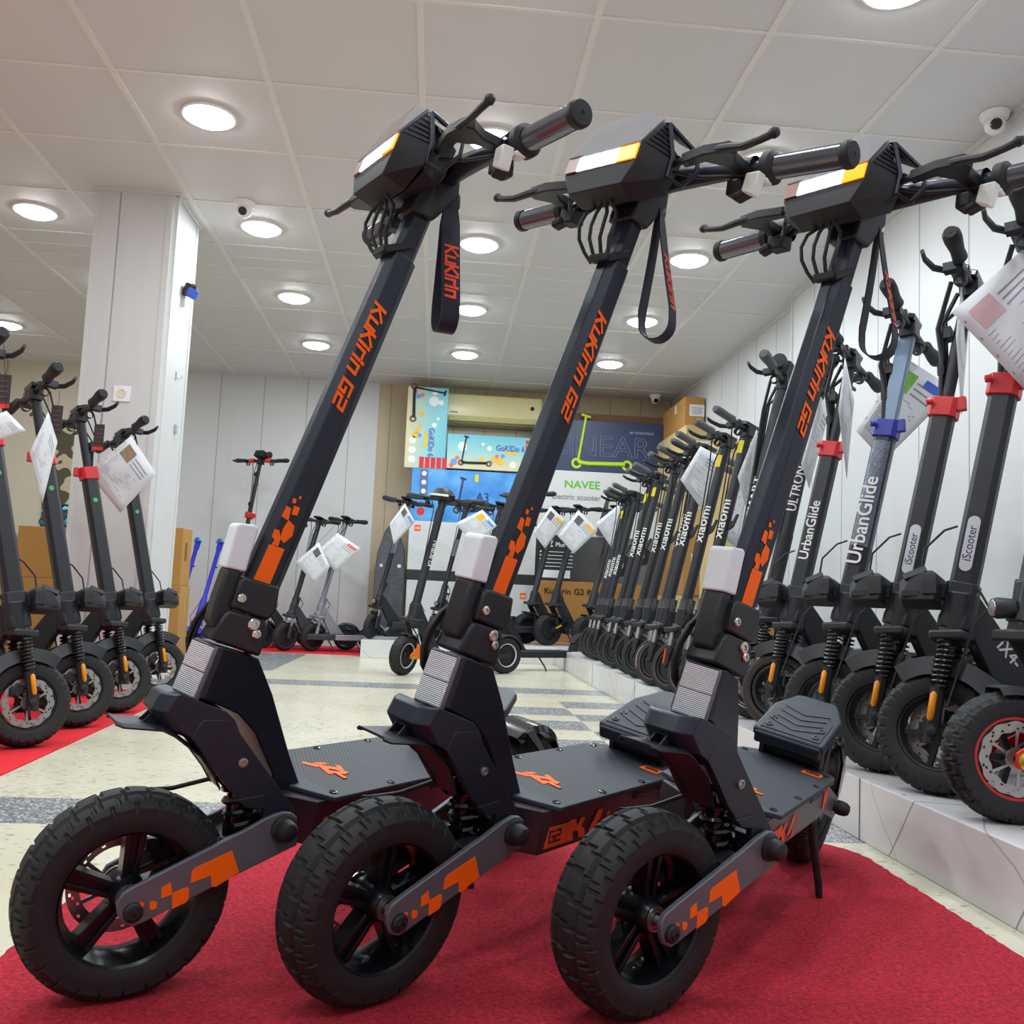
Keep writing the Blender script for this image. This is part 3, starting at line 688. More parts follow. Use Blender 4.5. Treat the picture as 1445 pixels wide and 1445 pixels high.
    for y in (-.052, .052): mb.prism([(-.625, .228), (-.612, .280), (-.640, .288), (-.655, .228)], y-.004, y+.004); mb.prism([(-.660, .210), (-.670, .296), (-.692, .300), (-.700, .205)], y-.004, y+.004)
    mb.tube([(-.645, -.055, .245), (-.645, .055, .245)], .012, 14); mb.tube([(-.650, -.05, .268), (-.650, .05, .268)], .007, 10); split_build(mb, 'rest_support', BLK2, root)
    mb = MB(); mb.tube([(-.632, -.02, .256), (-.630, .03, .260)], .004, 8); mb.build('lock_cable', CHR, root)
    mb = MB(); arc_strip(mb, (rx, 0, rz), .142, 172, 60, .034, .046, lip=.012); mb.prism([(-.800, .262), (-.822, .268), (-.905, .200), (-.900, .150), (-.880, .150), (-.868, .215)], .046, .052); mb.prism([(-.800, .262), (-.822, .268), (-.905, .200), (-.900, .150), (-.880, .150), (-.868, .215)], -.052, -.046)
    mb.build('rear_mudguard', GLS, root, bevel=.001, fixn=True)
    mb = MB(); mb.tube([(-.590, .066, .172), (-.602, .075, .125), (-.625, .098, .045), (-.630, .104, .018)], [.008, .008, .0065, .006], 10); mb.tube([(-.629, .103, .018), (-.633, .112, .009), (-.655, .155, .006)], [.006, .006, .0055], 10); mb.box((-.588, .066, .165), (.03, .018, .022)); mb.build('kickstand', BLK2, root)
    # handlebar
    path = [(-.345, -.312, 1.150), (-.338, -.20, 1.150), (-.326, -.13, 1.152), (-.318, -.06, 1.152), (-.315, 0, 1.150), (-.318, .06, 1.152), (-.326, .13, 1.152), (-.338, .20, 1.150), (-.345, .312, 1.150)]
    mb = MB(); mb.tube(path, [.010, .011, .0125, .0165, .0175, .0165, .0125, .011, .010], 16); bar = st(mb.build('handlebar', FRM, root, smooth=60))
    mb = MB(); mb.prism([(-.262, 1.080), (-.300, 1.075), (-.338, 1.122), (-.338, 1.160), (-.322, 1.172), (-.300, 1.168), (-.276, 1.140)], -.024, .024); mb.prism([(-.300, 1.135), (-.318, 1.137), (-.345, 1.132), (-.346, 1.108), (-.330, 1.100), (-.300, 1.098)], .006, .018)
    st(mb.build('stem_clamp', BLK, root, bevel=.004))
    for sg in (-1, 1):
        mb = MB(); mb.tube([(-.3385, sg*.205, 1.150), (-.3445, sg*.300, 1.150)], .0165, 24, 0); g = st(mb.build('grip', SLV, root, smooth=60))
        mb = MB(); mb.lathe([(.0175, 0), (.0185, sg*.003), (.0185, sg*.010), (.016, sg*.0135), (.003, sg*.0140), (.002, sg*.012), (.0001, sg*.012)], c=(-.3440, sg*.299, 1.150), n=28); mb.lathe([(.011, 0), (.023, sg*.004), (.023, sg*.016), (.018, sg*.02), (.0165, sg*.021)], c=(-.3375, sg*.185, 1.150), n=28)
        split_build(mb, 'grip_cap', BLK2, g)
        # brake lever
        mb = MB(); mb.prism([(-.268, sg*.104), (-.252, sg*.106), (-.242, sg*.150), (-.246, sg*.186), (-.260, sg*.192), (-.284, sg*.176), (-.322, sg*.172), (-.322, sg*.156), (-.286, sg*.154), (-.264, sg*.140)], 1.140, 1.155, 'xy'); mb.lathe([(.0185, -.012), (.0185, .012)], c=(-.334, sg*.163, 1.151), n=18)
        mb.tube([(-.262, sg*.085, 1.146), (-.258, sg*.108, 1.147)], .0055, 8); lv = st(mb.build('lever_clamp', BLK, root, bevel=.002, fixn=True))
        mb = MB(); mb.tube([(-.250, sg*.165, 1.147), (-.246, sg*.190, 1.144), (-.240, sg*.215, 1.138), (-.239, sg*.240, 1.141), (-.241, sg*.256, 1.146)], [.0065, .006, .0055, .005, .0055], 10); mb.lathe([(.0001, -.0075), (.0055, -.0055), (.0075, 0), (.0055, .0055), (.0001, .0075)], c=(-.241, sg*.258, 1.147), n=14)
        o = mb.build('brake_lever', BLK, None); o.parent = lv
    mb = MB(); mb.box((-.330, .152, 1.124), (.030, .022, .022)); mb.box((-.322, .170, 1.112), (.020, .030, .010), rot=(.35, 0, 0)); mb.lathe([(.015, -.01), (.015, .01)], c=(-.335, .15, 1.15), n=16); st(mb.build('switch_block', BLK2, root, bevel=.003))
    mb = MB(); mb.prism([(.182, 1.132), (.203, 1.132), (.201, 1.118), (.196, 1.100), (.178, 1.108), (.180, 1.120)], -.318, -.300, 'yz'); mb.box((-.330, .192, 1.128), (.016, .018, .008)); o = st(mb.build('thumb_throttle', mat('pale cover', (228, 236, 230), .35), root, bevel=.002)); o['label'] = 'white thumb lever cover'
    mb = MB(); mb.lathe([(.0165, -.012), (.019, -.006), (.019, .006), (.0165, .012)], c=(-.334, -.175, 1.150), n=20); mb.box((-.322, -.160, 1.126), (.028, .030, .024)); mb.box((-.312, -.178, 1.116), (.022, .020, .012), rot=(.4, 0, .2)); st(mb.build('throttle_block', BLK2, root, bevel=.003))
    # headlight console
    both = lambda L: [(x, y*q, z) for x, y, z in L for q in (1, -1)]
    con = st(hull(both([(-.2000, .050, 1.104), (-.204, .067, 1.134), (-.211, .070, 1.161), (-.2450, .044, 1.220), (-.250, .070, 1.206), (-.250, .090, 1.152), (-.244, .088, 1.120), (-.236, .050, 1.092), (-.262, .044, 1.214), (-.262, .068, 1.200)]), 'console', BLK2, root, bevel=.0012))
    o = hull(both([(-.240, .040, 1.094), (-.262, .044, 1.210), (-.292, .052, 1.196), (-.300, .07, 1.166), (-.255, .066, 1.195), (-.252, .070, 1.120), (-.280, .066, 1.112), (-.296, .05, 1.130)]), 'console_back', BLK2, None); o.parent = con
    for sg in (-1, 1):
        mb = MB(); Lp = [(-.252, sg*.078, 1.202), (-.292, sg*.104, 1.168), (-.286, sg*.110, 1.140), (-.262, sg*.106, 1.112), (-.246, sg*.092, 1.122), (-.250, sg*.093, 1.152), (-.252, sg*.078, 1.202)]
        mb.tube(Lp, .0035, 6); mb.add([(-.262, sg*.040, 1.216), (-.300, sg*.060, 1.196), (-.294, sg*.106, 1.168), (-.252, sg*.079, 1.204)], [(0, 1, 2, 3), (3, 2, 1, 0)]); o = mb.build('scoop_frame', FRM, None, smooth=30); o.parent = con
        mb = MB()
        for k in range(6):
            t = k/6.; p = Vector((-.212, sg*.0715, 1.160)).lerp(Vector((-.2505, sg*.073, 1.203)), t+.08); q = Vector((-.2495, sg*.0915, 1.150)).lerp(Vector((-.2520, sg*.080, 1.198)), t+.04); mb.tube([p, q], .0012, 5)
        split_build(mb, 'grille_bar', FRM, con)
    V = [(-.2105, .0685, 1.1625), (-.2440, .0450, 1.2230), (-.2495, .0710, 1.2085), (-.2540, .040, 1.222), (-.214, .066, 1.160), (-.256, .068, 1.205)]
    vm = mat('clear visor', (168, 168, 172), .06, alpha=.78, spec=.8, coat=.6)
    o = hull([(x+.0025, y*s2_, z+.001) for x, y, z in V for s2_ in (1, -1)], 'visor', vm, None); o.parent = con; o['label'] = 'clear plastic visor'
    def lens(y0, y1, name, m):
        mb = MB(); P = []
        x0 = lambda y: -.2045-.0*abs(y)
        mb.add([(-.2015, y0, 1.1375), (-.2015, y1, 1.1375), (-.2075, y1, 1.1600), (-.2075, y0, 1.1600), (-.210, y0, 1.1375), (-.210, y1, 1.1375), (-.216, y1, 1.1600), (-.216, y0, 1.1600)],
               [(0, 1, 2, 3), (7, 6, 5, 4), (0, 4, 5, 1), (1, 5, 6, 2), (2, 6, 7, 3), (3, 7, 4, 0)])
        o = mb.build(name, m, None, smooth=0, fixn=True); o.parent = con; return o
    led = NT('lit led strip', .2); dots = led.voro(1, 'F1')
    dd = led.math('SINE', led.math('MULTIPLY', led.y, 300.)); e = led.mix(led.ramp(dd, -.2, 1.), (206, 218, 236), (255, 255, 255)); led.col(e)
    led.t.links.new(e, led.b.inputs['Emission Color']); led.b.inputs['Emission Strength'].default_value = 1.3
    lens(-.044, .032, 'daylight_strip', led.m); lens(.0325, .066, 'turn_signal', mat('lit amber lens', (255, 150, 8), .3, emit=1.5)); lens(-.066, -.0445, 'turn_signal', mat('unlit blinker lens', (176, 142, 132), .25))
    mb = MB()
    for k, y in enumerate((-.028, -.014, .0, .012)): mb.tube([(-.240+.006*k, y*.6, 1.10), (-.226-.004*k, y*1.2, 1.082), (-.220-.005*k, y*1.35, 1.062), (-.221-.003*k, y*1.25, 1.042), (-.229-.002*k, y, 1.024), (-.238, y*.7, 1.010)], .0028, 8)
    for sg in (-1, 1):
        mb.tube([(-.27, sg*.085, 1.160), (-.265, sg*.10, 1.150), (-.26, sg*.115, 1.148)], .003, 7); mb.tube([(-.27, sg*.08, 1.140), (-.29, sg*.115, 1.134), (-.32, sg*.15, 1.140)], .0028, 7)
    [st(q_) for q_ in split_build(mb, 'cable', CAB, root)]
    mb = MB(); mb.lathe([(.0105, 0), (.0105, .003), (.004, .0035), (.0035, .001), (.0001, .001)], c=(-.3275, .0185, 1.1185), n=20); st(mb.build('strap_screw', CHR, root))
    # hanging wrist strap: own frame, hangs from the origin along -z
    mb = MB(); N = 26; path = []
    xs = lambda z: .0025+.0215*min(1, max(0, (-z-.01)/.15))**1.25
    zs = [-.178*k/9 for k in range(10)]
    path = [(-xs(z), z) for z in zs]+[(-.024*cos(pi*k/10), -.178-.026*sin(pi*k/10)) for k in range(1, 10)]+[(xs(z), z) for z in reversed(zs)]; N = len(path)-1
    rings = []
    for i, (x, z) in enumerate(path):
        p0 = path[max(0, i-1)]; p1 = path[min(N, i+1)]; dx, dz_ = p1[0]-p0[0], p1[1]-p0[1]; L = math.hypot(dx, dz_) or 1; nx, nz = -dz_/L*.0009, dx/L*.0009
        wy = .0065+.0075*min(1, abs(z)/.03)
        rings.append([(x-nx, -wy, z-nz), (x-nx, wy, z-nz), (x+nx, wy, z+nz), (x+nx, -wy, z+nz)])
    mb.loft(rings); mb.box((0, 0, -.004), (.006, .020, .012))
    strap = mb.build('wrist_strap', mat('navy strap', (28, 30, 48), .7), root, smooth=50, fixn=True)
    mb = MB(); stroke_text(mb, 'KuKirin', (0, -.009, -.076), (0, 0, -1), (0, 1, 0), .0195, th=.2, shear=.1); mb.v = [(xs(z)+.0016+abs(x), y, z) for x, y, z in mb.v]
    o = mb.build('strap_lettering', mat('strap orange', (232, 66, 28), .5), None, smooth=0); o.parent = strap
    return root, S, strap
root0, S0, strap0 = front_scooter()
nS = [S0.index(o) for o in S0]
POSES = [(-.387233, 1.24728488, .67932219, -23.446, 10.787), (-.07456351, 1.22922578, .73126768, -9.6306, 10.404), (.25187931, 1.20894365, .63476997, -21.865, 11.799)]
LBL = ['black scooter with orange lettering on the red carpet, leftmost of the three large front ones',
       'black scooter with orange lettering on the red carpet, middle of the three large front ones',
       'black scooter with orange lettering on the red carpet, rightmost of the three large front ones']
def place_front(root, steered, strap, i, strap_yaw):
    x, y, yaw, s, lean = POSES[i]; root['label'] = LBL[i]
    rz = math.atan2(-cos(yaw), -sin(yaw))
    root.rotation_mode = 'XYZ'
    M = Matrix.Translation((x, y, .008)) @ Matrix.Rotation(rz, 4, 'Z') @ Matrix.Rotation(-rad(lean), 4, 'X')
    root.matrix_world = M
    t = rad(18.147); a = Vector((-sin(t), 0, cos(t))); o = Vector((.0203168, 0, .12475))
    Sm = Matrix.Translation(o) @ Matrix.Rotation(rad(s), 4, a) @ Matrix.Translation(-o)
    for c in steered: c.matrix_basis = Sm
    P = M @ Sm @ Vector((-.3275, .0185, 1.118))
    strap.matrix_basis = M.inverted() @ (Matrix.Translation(P) @ Matrix.Rotation(strap_yaw, 4, 'Z') @ Matrix.Rotation(0, 4, 'X'))
copies = []
for i in (1, 2):
    r = root0.copy(); COL.objects.link(r); S2 = []; sp2 = None
    for ch in list(root0.children):
        c = ch.copy(); COL.objects.link(c); c.parent = r
        if ch in S0: S2.append(c)
        if ch == strap0: sp2 = c
        for g in list(ch.children): d = g.copy(); COL.objects.link(d); d.parent = c
    copies.append((r, S2, sp2, i))
place_front(root0, S0, strap0, 0, rad(-72))
for r, S2, sp2, i in copies: place_front(r, S2, sp2, i, rad(-34 if i == 1 else -42))

# ---------------------------------------------------------------- display scooters
RUBM = mat('plain tire rubber', (30, 31, 34), .75, noise=.12, nscale=60)
SPR = mat('spring steel black', (30, 30, 33), .25, .3)
def ring_prof(R, w, lip):
    P = []
    for k in range(11):
        a = rad(-125+250*k/10); P.append((R-(R-lip)*.55+(R-lip)*.55*cos(a), w/2*sin(a)))
    return P
def scooter(sp):
    g = sp.get; R = g('R', .108); w = g('w', .055); T = rad(g('tilt', 13.5)); hb = g('hbar', 1.12); steer = rad(g('steer', -30))
    body = g('body', FRM); half = g('half', .25); rs = g('rs', .022)
    root = thing('kick_scooter', 'x', 'scooter', (0, 0, 0), 0, g('group', 'scooters on display')); S = []
    def st(o): S.append(o); return o
    def X(z): return .012-math.tan(T)*(z-R)
    lip = R*.66; A = (0, 0, R)
    def wheel(name, cx, rim, disc, steerit):
        mb = MB(); mb.M = Matrix.Translation((cx, 0, R))
        if g('knob'): knob_tire(mb, R-.0025, w, lip, N=g('knob'), nu=10, h=.0052, ns=22)
        else:
            mb.lathe(ring_prof(R, w, lip), n=40)
            for q in (-.22, .22): mb.lathe([(R+.0004, q*w-.001), (R+.0012, q*w), (R+.0004, q*w+.001)], n=40)
        t = mb.build(name+'_tire', RUB if g('knob') else RUBM, root, smooth=50)
        mb = MB(); mb.M = Matrix.Translation((cx, 0, R)); y0 = w*.36
        mb.lathe([(lip+.002, y0), (lip-.004, y0+.002), (lip-.008, y0), (lip-.012, y0*.5), (lip-.012, -y0*.5), (lip-.008, -y0), (lip-.004, -y0-.002), (lip+.002, -y0)], closed=True, n=40)
        if g('spokes', 0) and name == 'front':
            for k in range(g('spokes')):
                a = 2*pi*k/g('spokes'); mb.prism([(.012*cos(a)-.006*sin(a), .012*sin(a)+.006*cos(a)), (lip*.9*cos(a)-.005*sin(a), lip*.9*sin(a)+.005*cos(a)), (lip*.9*cos(a)+.005*sin(a), lip*.9*sin(a)-.005*cos(a)), (.012*cos(a)+.006*sin(a), .012*sin(a)-.006*cos(a))], -.008, .008)
            mb.lathe([(.0001, y0), (.016, y0), (.02, 0), (.016, -y0), (.0001, -y0)], n=18)
        else: mb.lathe([(.0001, y0*.9), (.018, y0*.9), (.022, y0*.6), (lip*.86, y0*.55), (lip*.9, y0*.3), (lip*.9, -y0*.3), (lip*.86, -y0*.55), (.022, -y0*.6), (.0001, -y0*.9)], n=30)
        o2 = mb.build(name+'_rim', rim, root); r = [t, o2]
        if g('ringcol') and name == 'front':
            mb = MB(); mb.M = Matrix.Translation((cx, 0, R)); q = R*.76
            for sg in (-1, 1): rw_ = g('ringw', 1.); mb.lathe([(q-.0012*rw_, sg*w*.455), (q, sg*w*.485), (q+.0016*rw_, sg*w*.485), (q+.0028*rw_, sg*w*.455)], n=48)
            o = mb.build('rim_stripe', g('ringcol'), None); o.parent = t
        if g('rimring'):
            mb = MB(); mb.M = Matrix.Translation((cx, 0, R))
            for sg in (-1, 1): mb.lathe([(lip+.004, sg*(y0+.001)), (lip+.002, sg*(y0+.006)), (lip-.007, sg*(y0+.006)), (lip-.009, sg*(y0-.002))], n=48)
            o = mb.build('rim_ring', g('rimring'), None); o.parent = t
        if disc:
            mb = MB(); mb.M = Matrix.Translation((cx, 0, R)); perf_disc(mb, R*.42, R*.57, .002, disc*(y0+.006), lobes=12, wave=R*.014); r.append(mb.build('brake_disc', STL, root, smooth=0))
            mb = MB(); mb.box((cx-.035, disc*(y0+.009), R+.035), (.03, .02, .035), rot=(0, .6, 0)); mb.box((cx-.05, disc*(y0+.012), R+.03), (.012, .012, .03)); r.append(mb.build('brake_caliper', BLK2, root, bevel=.003))
        if steerit: S.extend(r)
    wheel('front', 0, g('rim', BLK2), g('disc', 0), True)
    zc = 2*R+g('gap', .05); xc = X(zc); fy = w/2+.022; fk = g('fork', 'plain')
    crown = MB(); crown.box((xc, 0, zc), (.07, 2*fy+.03, .022)); crown.box((xc, 0, zc+.02), (.055, .06, .03), taper=.8); st(crown.build('fork_crown', g('forkmat', body), root, bevel=.006))
    for sg in (-1, 1):
        mb = MB()
        if fk == 'spring':
            q = Vector((xc, sg*fy, zc)); a = Vector((.004, sg*fy, R)); m = q.lerp(a, .56)
            mb.tube([q, a], .009, 10); mb.tube([m, a-(q-a)*.12], .0155, 10); mb.box((a.x, sg*fy, R), (.03, .02, .05)); mb.lathe([(.011, 0), (.010, sg*.012), (.0001, sg*.014)], c=(0, sg*(fy+.01), R), n=12)
            leg = st(mb.build('fork_leg', BLK2, root))
            mb = MB(); mb.helix(q.lerp(a, .06), q.lerp(a, .54), .0165, .0032, 9, 10, 5); sgn = mb.build('spring', SPR, None); sgn.parent = leg
            mb = MB(); v = (a-q).normalized(); r0 = q.lerp(a, .60); r1 = q.lerp(a, .90); fo = Vector((.003, sg*.0165, 0))
            mb.tube([r0+fo, r0.lerp(r1, .1)+fo, r0.lerp(r1, .9)+fo, r1+fo], [.003, .0072, .0072, .003], 10); o = mb.build('side_reflector', AMB, None); o.parent = leg; o['label'] = 'amber side reflector'
        elif fk == 'arm':
            mb.prism([(.012, R-.012), (-.008, R-.016), (-.14, R+.035), (-.16, R+.07), (-.14, R+.085), (-.11, R+.075), (.008, R+.014)], sg*fy-.005, sg*fy+.005)
            leg = st(mb.build('suspension_arm', g('armmat', body), root, bevel=.002, fixn=True))
            mb = MB(); mb.box((-.06, sg*(fy+.006), R+.034), (.06, .002, .012), rot=(0, .42, 0)); o = mb.build('side_reflector', mat('yellow reflector', (232, 196, 40), .35), None); o.parent = leg
            mb = MB(); mb.prism([(xc+.02, zc), (xc-.03, zc), (-.165, R+.085), (-.150, R+.05), (-.125, R+.06), (xc-.01, zc-.05)], sg*fy*.8-.004, sg*fy*.8+.004); st(mb.build('fork_plate', body, root, bevel=.002, fixn=True))
        else:
            q = Vector((xc, sg*(fy-.006), zc)); a = Vector((0, sg*(fy-.006), R)); mb.tube([q, a], .011, 10); mb.tube([q.lerp(a, .45), a-(q-a)*.05], g('legr', .015), 10, mi=1); mb.lathe([(.014, 0), (.012, sg*.01), (.0001, sg*.012)], c=(0, sg*fy, R), n=14, mi=1)
            leg = st(mb.build('fork_leg', [g('legmat', STL), g('forkmat', body)], root))
            if g('sidestrip'):
                mb = MB(); p0 = q.lerp(a, .55)+Vector((.006, sg*.013, 0)); p1 = q.lerp(a, .95)+Vector((.006, sg*.013, 0)); mb.tube([p0, p1], .005, 8); o = mb.build('side_reflector', g('sidestrip'), None); o.parent = leg
    if g('fender', 'long') == 'long':
        mb = MB(); arc_strip(mb, A, R+.020, 25, 172, w*.5, w*.75, lip=.014, n=16); st(mb.build('front_mudguard', g('fendmat', BLK), root, bevel=.001, fixn=True))
    elif g('fender') == 'short':
        mb = MB(); arc_strip(mb, A, R+.014, 78, 160, w*.55, w*.62, lip=.016, n=10); st(mb.build('front_mudguard', g('fendmat', BLK), root, bevel=.001, fixn=True))
    elif g('fender') == 'big':
        mb = MB(); arc_strip(mb, A, R+.034, 58, 186, w*.5, w*1.0, lip=.040, n=16); st(mb.build('front_mudguard', g('fendmat', BLK), root, bevel=.001, fixn=True))
    # steering column
    z1, z2, z3 = zc+.02, g('zjoint', .42), g('zclamp', None) or hb-.02
    def sec(z, a, b, ch): return [(X(z)+p, q, z+p*.22) for p, q in ((a, b-ch), (a-ch, b), (-a+ch, b), (-a, b-ch), (-a, -b+ch), (-a+ch, -b), (a-ch, -b), (a, -b+ch))]
    big = g('square'); rr = rs
    if big:
        mb = MB(); mb.loft([sec(z1, .034, .030, .010), sec(z2-.07, .034, .030, .010), sec(z2-.05, .030, .027, .009), sec(z2+.01, .032, .028, .009)]); st(mb.build('stem_base', body, root, bevel=.003, fixn=True))
        mb = MB(); mb.loft([sec(z2, .0275, .0235, .0105), sec(z3, .0275, .0235, .0105)]); stem = st(mb.build('stem', body, root, bevel=.001, fixn=True))
    else:
        mb = MB(); mb.tube([(X(z1), 0, z1), (X(z2-.12), 0, z2-.12), (X(z2-.11), 0, z2-.11), (X(z2), 0, z2)], [rr*1.45, rr*1.5, rr*1.25, rr*1.3], 16); mb.box((X(z2-.03)-.028, 0, z2-.03), (.02, .03, .06), rot=(0, -T, 0)); st(mb.build('stem_base', g('basemat', body), root))
        mb = MB(); mb.tube([(X(z2), 0, z2), (X(z3), 0, z3)], [rr*1.08, rr], 16); stem = st(mb.build('stem', g('stemmat', body), root))
    if g('zclamp'):
        mb = MB(); z = z3; mb.loft([sec(z-.026, .033, .029, .010), sec(z+.022, .033, .029, .010)]); mb.box((X(z)-.042, .012, z), (.022, .016, .036)); mb.tube([(X(z)+.02, .036, z+.01), (X(z)+.034, .040, z+.008)], .009, 10)
        st(mb.build('quick_clamp', g('clampmat', RED), root, bevel=.002, fixn=True))
        mb = MB(); mb.tube([(X(z3), 0, z3), (X(hb), 0, hb)], .0165, 14) if not g('flatup') else mb.loft([sec(z3, .021, .013, .004), sec(hb, .021, .013, .004)]); st(mb.build('upper_stem', g('upmat', body), root, fixn=True))
    # bar
    xb = X(hb); mb = MB(); mb.tube([(xb-.012, -half, hb+.006), (xb, -half*.5, hb+.004), (xb, 0, hb), (xb, half*.5, hb+.004), (xb-.012, half, hb+.006)], .0125, 12); mb.box((xb, 0, hb-.008), (.045, .05, .045)); st(mb.build('handlebar', g('barmat', body), root, smooth=60))
    GL = g('griplen', .12)
    for sg in (-1, 1):
        mb = MB(); y1 = half+.004; mb.tube([(xb-.008, sg*(y1-GL), hb+.005), (xb-.009, sg*(y1-GL*.7), hb+.005), (xb-.011, sg*(y1-GL*.3), hb+.006), (xb-.012, sg*(y1-.008), hb+.006), (xb-.012, sg*(y1+.004), hb+.006)], [.0175, .0165, g('gripr', .019), g('gripr', .019), g('gripr', .019)*.7], 14)
        mb.lathe([(.004, 0), (.004, sg*.0012), (.0001, sg*.0012)], c=(xb-.012, sg*(y1+.004), hb+.006), n=8); st(mb.build('grip', g('gripmat', BLK2), root, smooth=60))
        if g('levers', 2) == 2 or sg == g('levers'):
            mb = MB(); y2 = half-GL-.022; mb.box((xb+.012, sg*y2, hb-.004), (.046, .026, .022)); mb.tube([(xb+.03, sg*(y2-.005), hb-.006), (xb+.052, sg*(y2+.03), hb-.010), (xb+.062, sg*(y2+.075), hb-.006), (xb+.060, sg*(y2+.105), hb-.002)], [.006, .0065, .006, .005], 8, sq=1.5)
            mb.lathe([(.015, -.01), (.017, 0), (.015, .01)], c=(xb+.004, sg*(y2-.03), hb-.026), n=12); st(mb.build('brake_lever', BLK, root))
    if g('display', 'flat') == 'flat':
        mb = MB(); mb.box((xb+.006, 0, hb+.026), (.065, .085, .018), rot=(0, -.35, 0)); mb.box((xb, .07, hb+.012), (.03, .03, .02)); st(mb.build('display', GLS, root, bevel=.004))
    elif g('display') == 'dome':
        mb = MB(); P = [(.0001, .055), (.035, .048), (.065, .028), (.082, 0), (.078, -.022), (.05, -.035), (.0001, -.036)]
        mb.M = Matrix.Translation((xb+.015, 0, hb+.03)) @ Matrix.Diagonal((.75, 1.12, .9, 1)); mb.lathe(P, axis='z', n=28); dsp = st(mb.build('console', BLK, root, smooth=30))
        mb = MB(); mb.M = Matrix.Translation((xb+.018, 0, hb+.024)) @ Matrix.Diagonal((.75, 1.12, .9, 1)); mb.lathe([(.0835, -.004), (.0845, .0), (.0800, .012), (.078, .010)], axis='z', n=24, a0=-.9, a1=.9); o = mb.build('headlamp_strip', mat('clear lamp strip', (214, 216, 220), .15), None); o.parent = dsp
    elif g('display') == 'tall':
        mb = MB(); mb.box((xb, 0, hb+.055), (.07, .10, .055), rot=(0, -.4, 0)); mb.tube([(xb-.01, .07, hb), (xb-.01, .075, hb+.06)], .006, 8); mb.lathe([(.0001, -.02), (.028, -.016), (.03, .01), (.0001, .014)], c=(xb-.01, .09, hb+.055), n=16); st(mb.build('display', BLK2, root, bevel=.004))
    # lamps
    L = g('lamp')
    if L == 'twin':
        zl = zc+.105; xl = X(zl)+.075; V = []
        for sg in (-1, 1): V += [(xl+.050, sg*.030, zl+.020), (xl+.045, sg*.055, zl-.024), (xl-.03, sg*.066, zl-.030), (xl-.035, sg*.060, zl+.030), (xl+.015, sg*.050, zl+.040), (xl+.050, sg*.010, zl-.034), (xl-.02, sg*.03, zl+.044)]
        hl = st(hull(V, 'headlight', BLK2, root, bevel=.003))
        mb = MB()
        for sg in (-1, 1): mb.box((xl+.012, sg*.046, zl+.034), (.05, .012, .014), rot=(.3*sg, .35, 0)); mb.box((xl-.02, sg*.064, zl), (.03, .008, .03)); mb.box((xl+.02, sg*.058, zl-.012), (.036, .006, .012))
        o = mb.build('lamp_ribs', BLK, None); o.parent = hl
        mb = MB(); mb.box((xl-.045, 0, zl), (.03, .03, .03)); mb.tube([(xl, .04, zl+.04), (xl-.01, .045, zl+.09), (xl-.05, .04, zl+.13), (xl-.075, .03, zl+.14)], .0028, 6); o = mb.build('lamp_cable', CAB, None); o.parent = hl
    elif L == 'round':
        zl = zc+.05; xl = X(zl)+.055; mb = MB(); mb.lathe([(.0001, .02), (.018, .018), (.021, .008), (.019, -.02), (.0001, -.024)], c=(xl, 0, zl), axis='x', n=18); mb.box((xl-.03, 0, zl-.01), (.03, .012, .012)); hl = st(mb.build('headlight', BLK, root))
        mb = MB(); mb.lathe([(.0001, .021), (.015, .020), (.017, .017)], c=(xl, 0, zl), axis='x', n=18); o = mb.build('lamp_lens', CHR, None); o.parent = hl
    # cables
    mb = MB(); fr = .034 if big else rr+.008
    for k, y in enumerate((-.014, 0, .014)):
        zt = hb-.05-.02*k; zb = (z3+.02) if g('zclamp') else z2+.02
        mb.tube([(xb+.03, y*5, hb-.01), (X(zt)+fr+.022, y*1.6, zt-.02), (X((zt+zb)/2)+fr*.8, y, (zt+zb)/2), (X(zb)+.012, y*.8, zb)], .0032 if not g('fat') else .006, 6)
    if g('zclamp'): mb.box((X(hb-.12)+fr*.85, 0, hb-.12), (.018, .036, .03)); mb.box((X(z3+.10)+fr*.75, 0, z3+.10), (.016, .032, .026))
    zb = zc+.03; mb.tube([(X(z2)-.03, .01, z2), (X(z2)-.055, .03, z2-.05), (X(zc)-.05, .035, zc+.03), (-.03, fy+.01, R+.05)], .003, 6)
    [st(q_) for q_ in split_build(mb, 'cable', CAB, root)]
    if g('barsleeve'):
        for sg in (-1, 1): mb = MB(); mb.tube([(xb, sg*.075, hb+.003), (xb, sg*.135, hb+.004)], .019, 12); st(mb.build('bar_sleeve', g('barsleeve'), root))
    if g('redplate'):
        mb = MB(); mb.prism([(.02, R-.012), (.018, R+.014), (.0, R+.026), (-.012, R+.040), (-.030, R+.052), (-.040, R+.078), (-.050, R+.082), (-.062, R+.074), (-.072, R+.050), (-.19, R+.050), (-.19, R-.016), (.0, R-.018)], fy+.006, fy+.012); pl_ = st(mb.build('caliper_plate', g('redplate'), root, bevel=.002, fixn=True))
        mb = MB(); mb.lathe([(.0001, .012), (.008, .012), (.012, .008), (.017, .006), (.017, 0)], c=(0, fy+.012, R), n=16); o = mb.build('axle_nut', mat('gold nut', (190, 170, 70), .3, .8), None); o.parent = pl_
    if g('hook'):
        z = g('hook'); mb = MB(); mb.prism([(X(z)-rr, z-.03), (X(z)-rr-.02, z-.02), (X(z)-rr-.045, z+.03), (X(z)-rr-.037, z+.032), (X(z)-rr-.02, z+.005), (X(z)-rr, z+.01)], -.005, .005); st(mb.build('bag_hook', BLK, root, fixn=True))
    if g('sleevez'):
        z0_, z1_ = g('sleevez'); mb = MB(); mb.tube([(X(z0_), 0, z0_), (X(z1_), 0, z1_)], rr*1.12 if not big else .030, 16); o = mb.build('stem_wrap', g('sleevemat', GRY), None, smooth=60); o.parent = stem
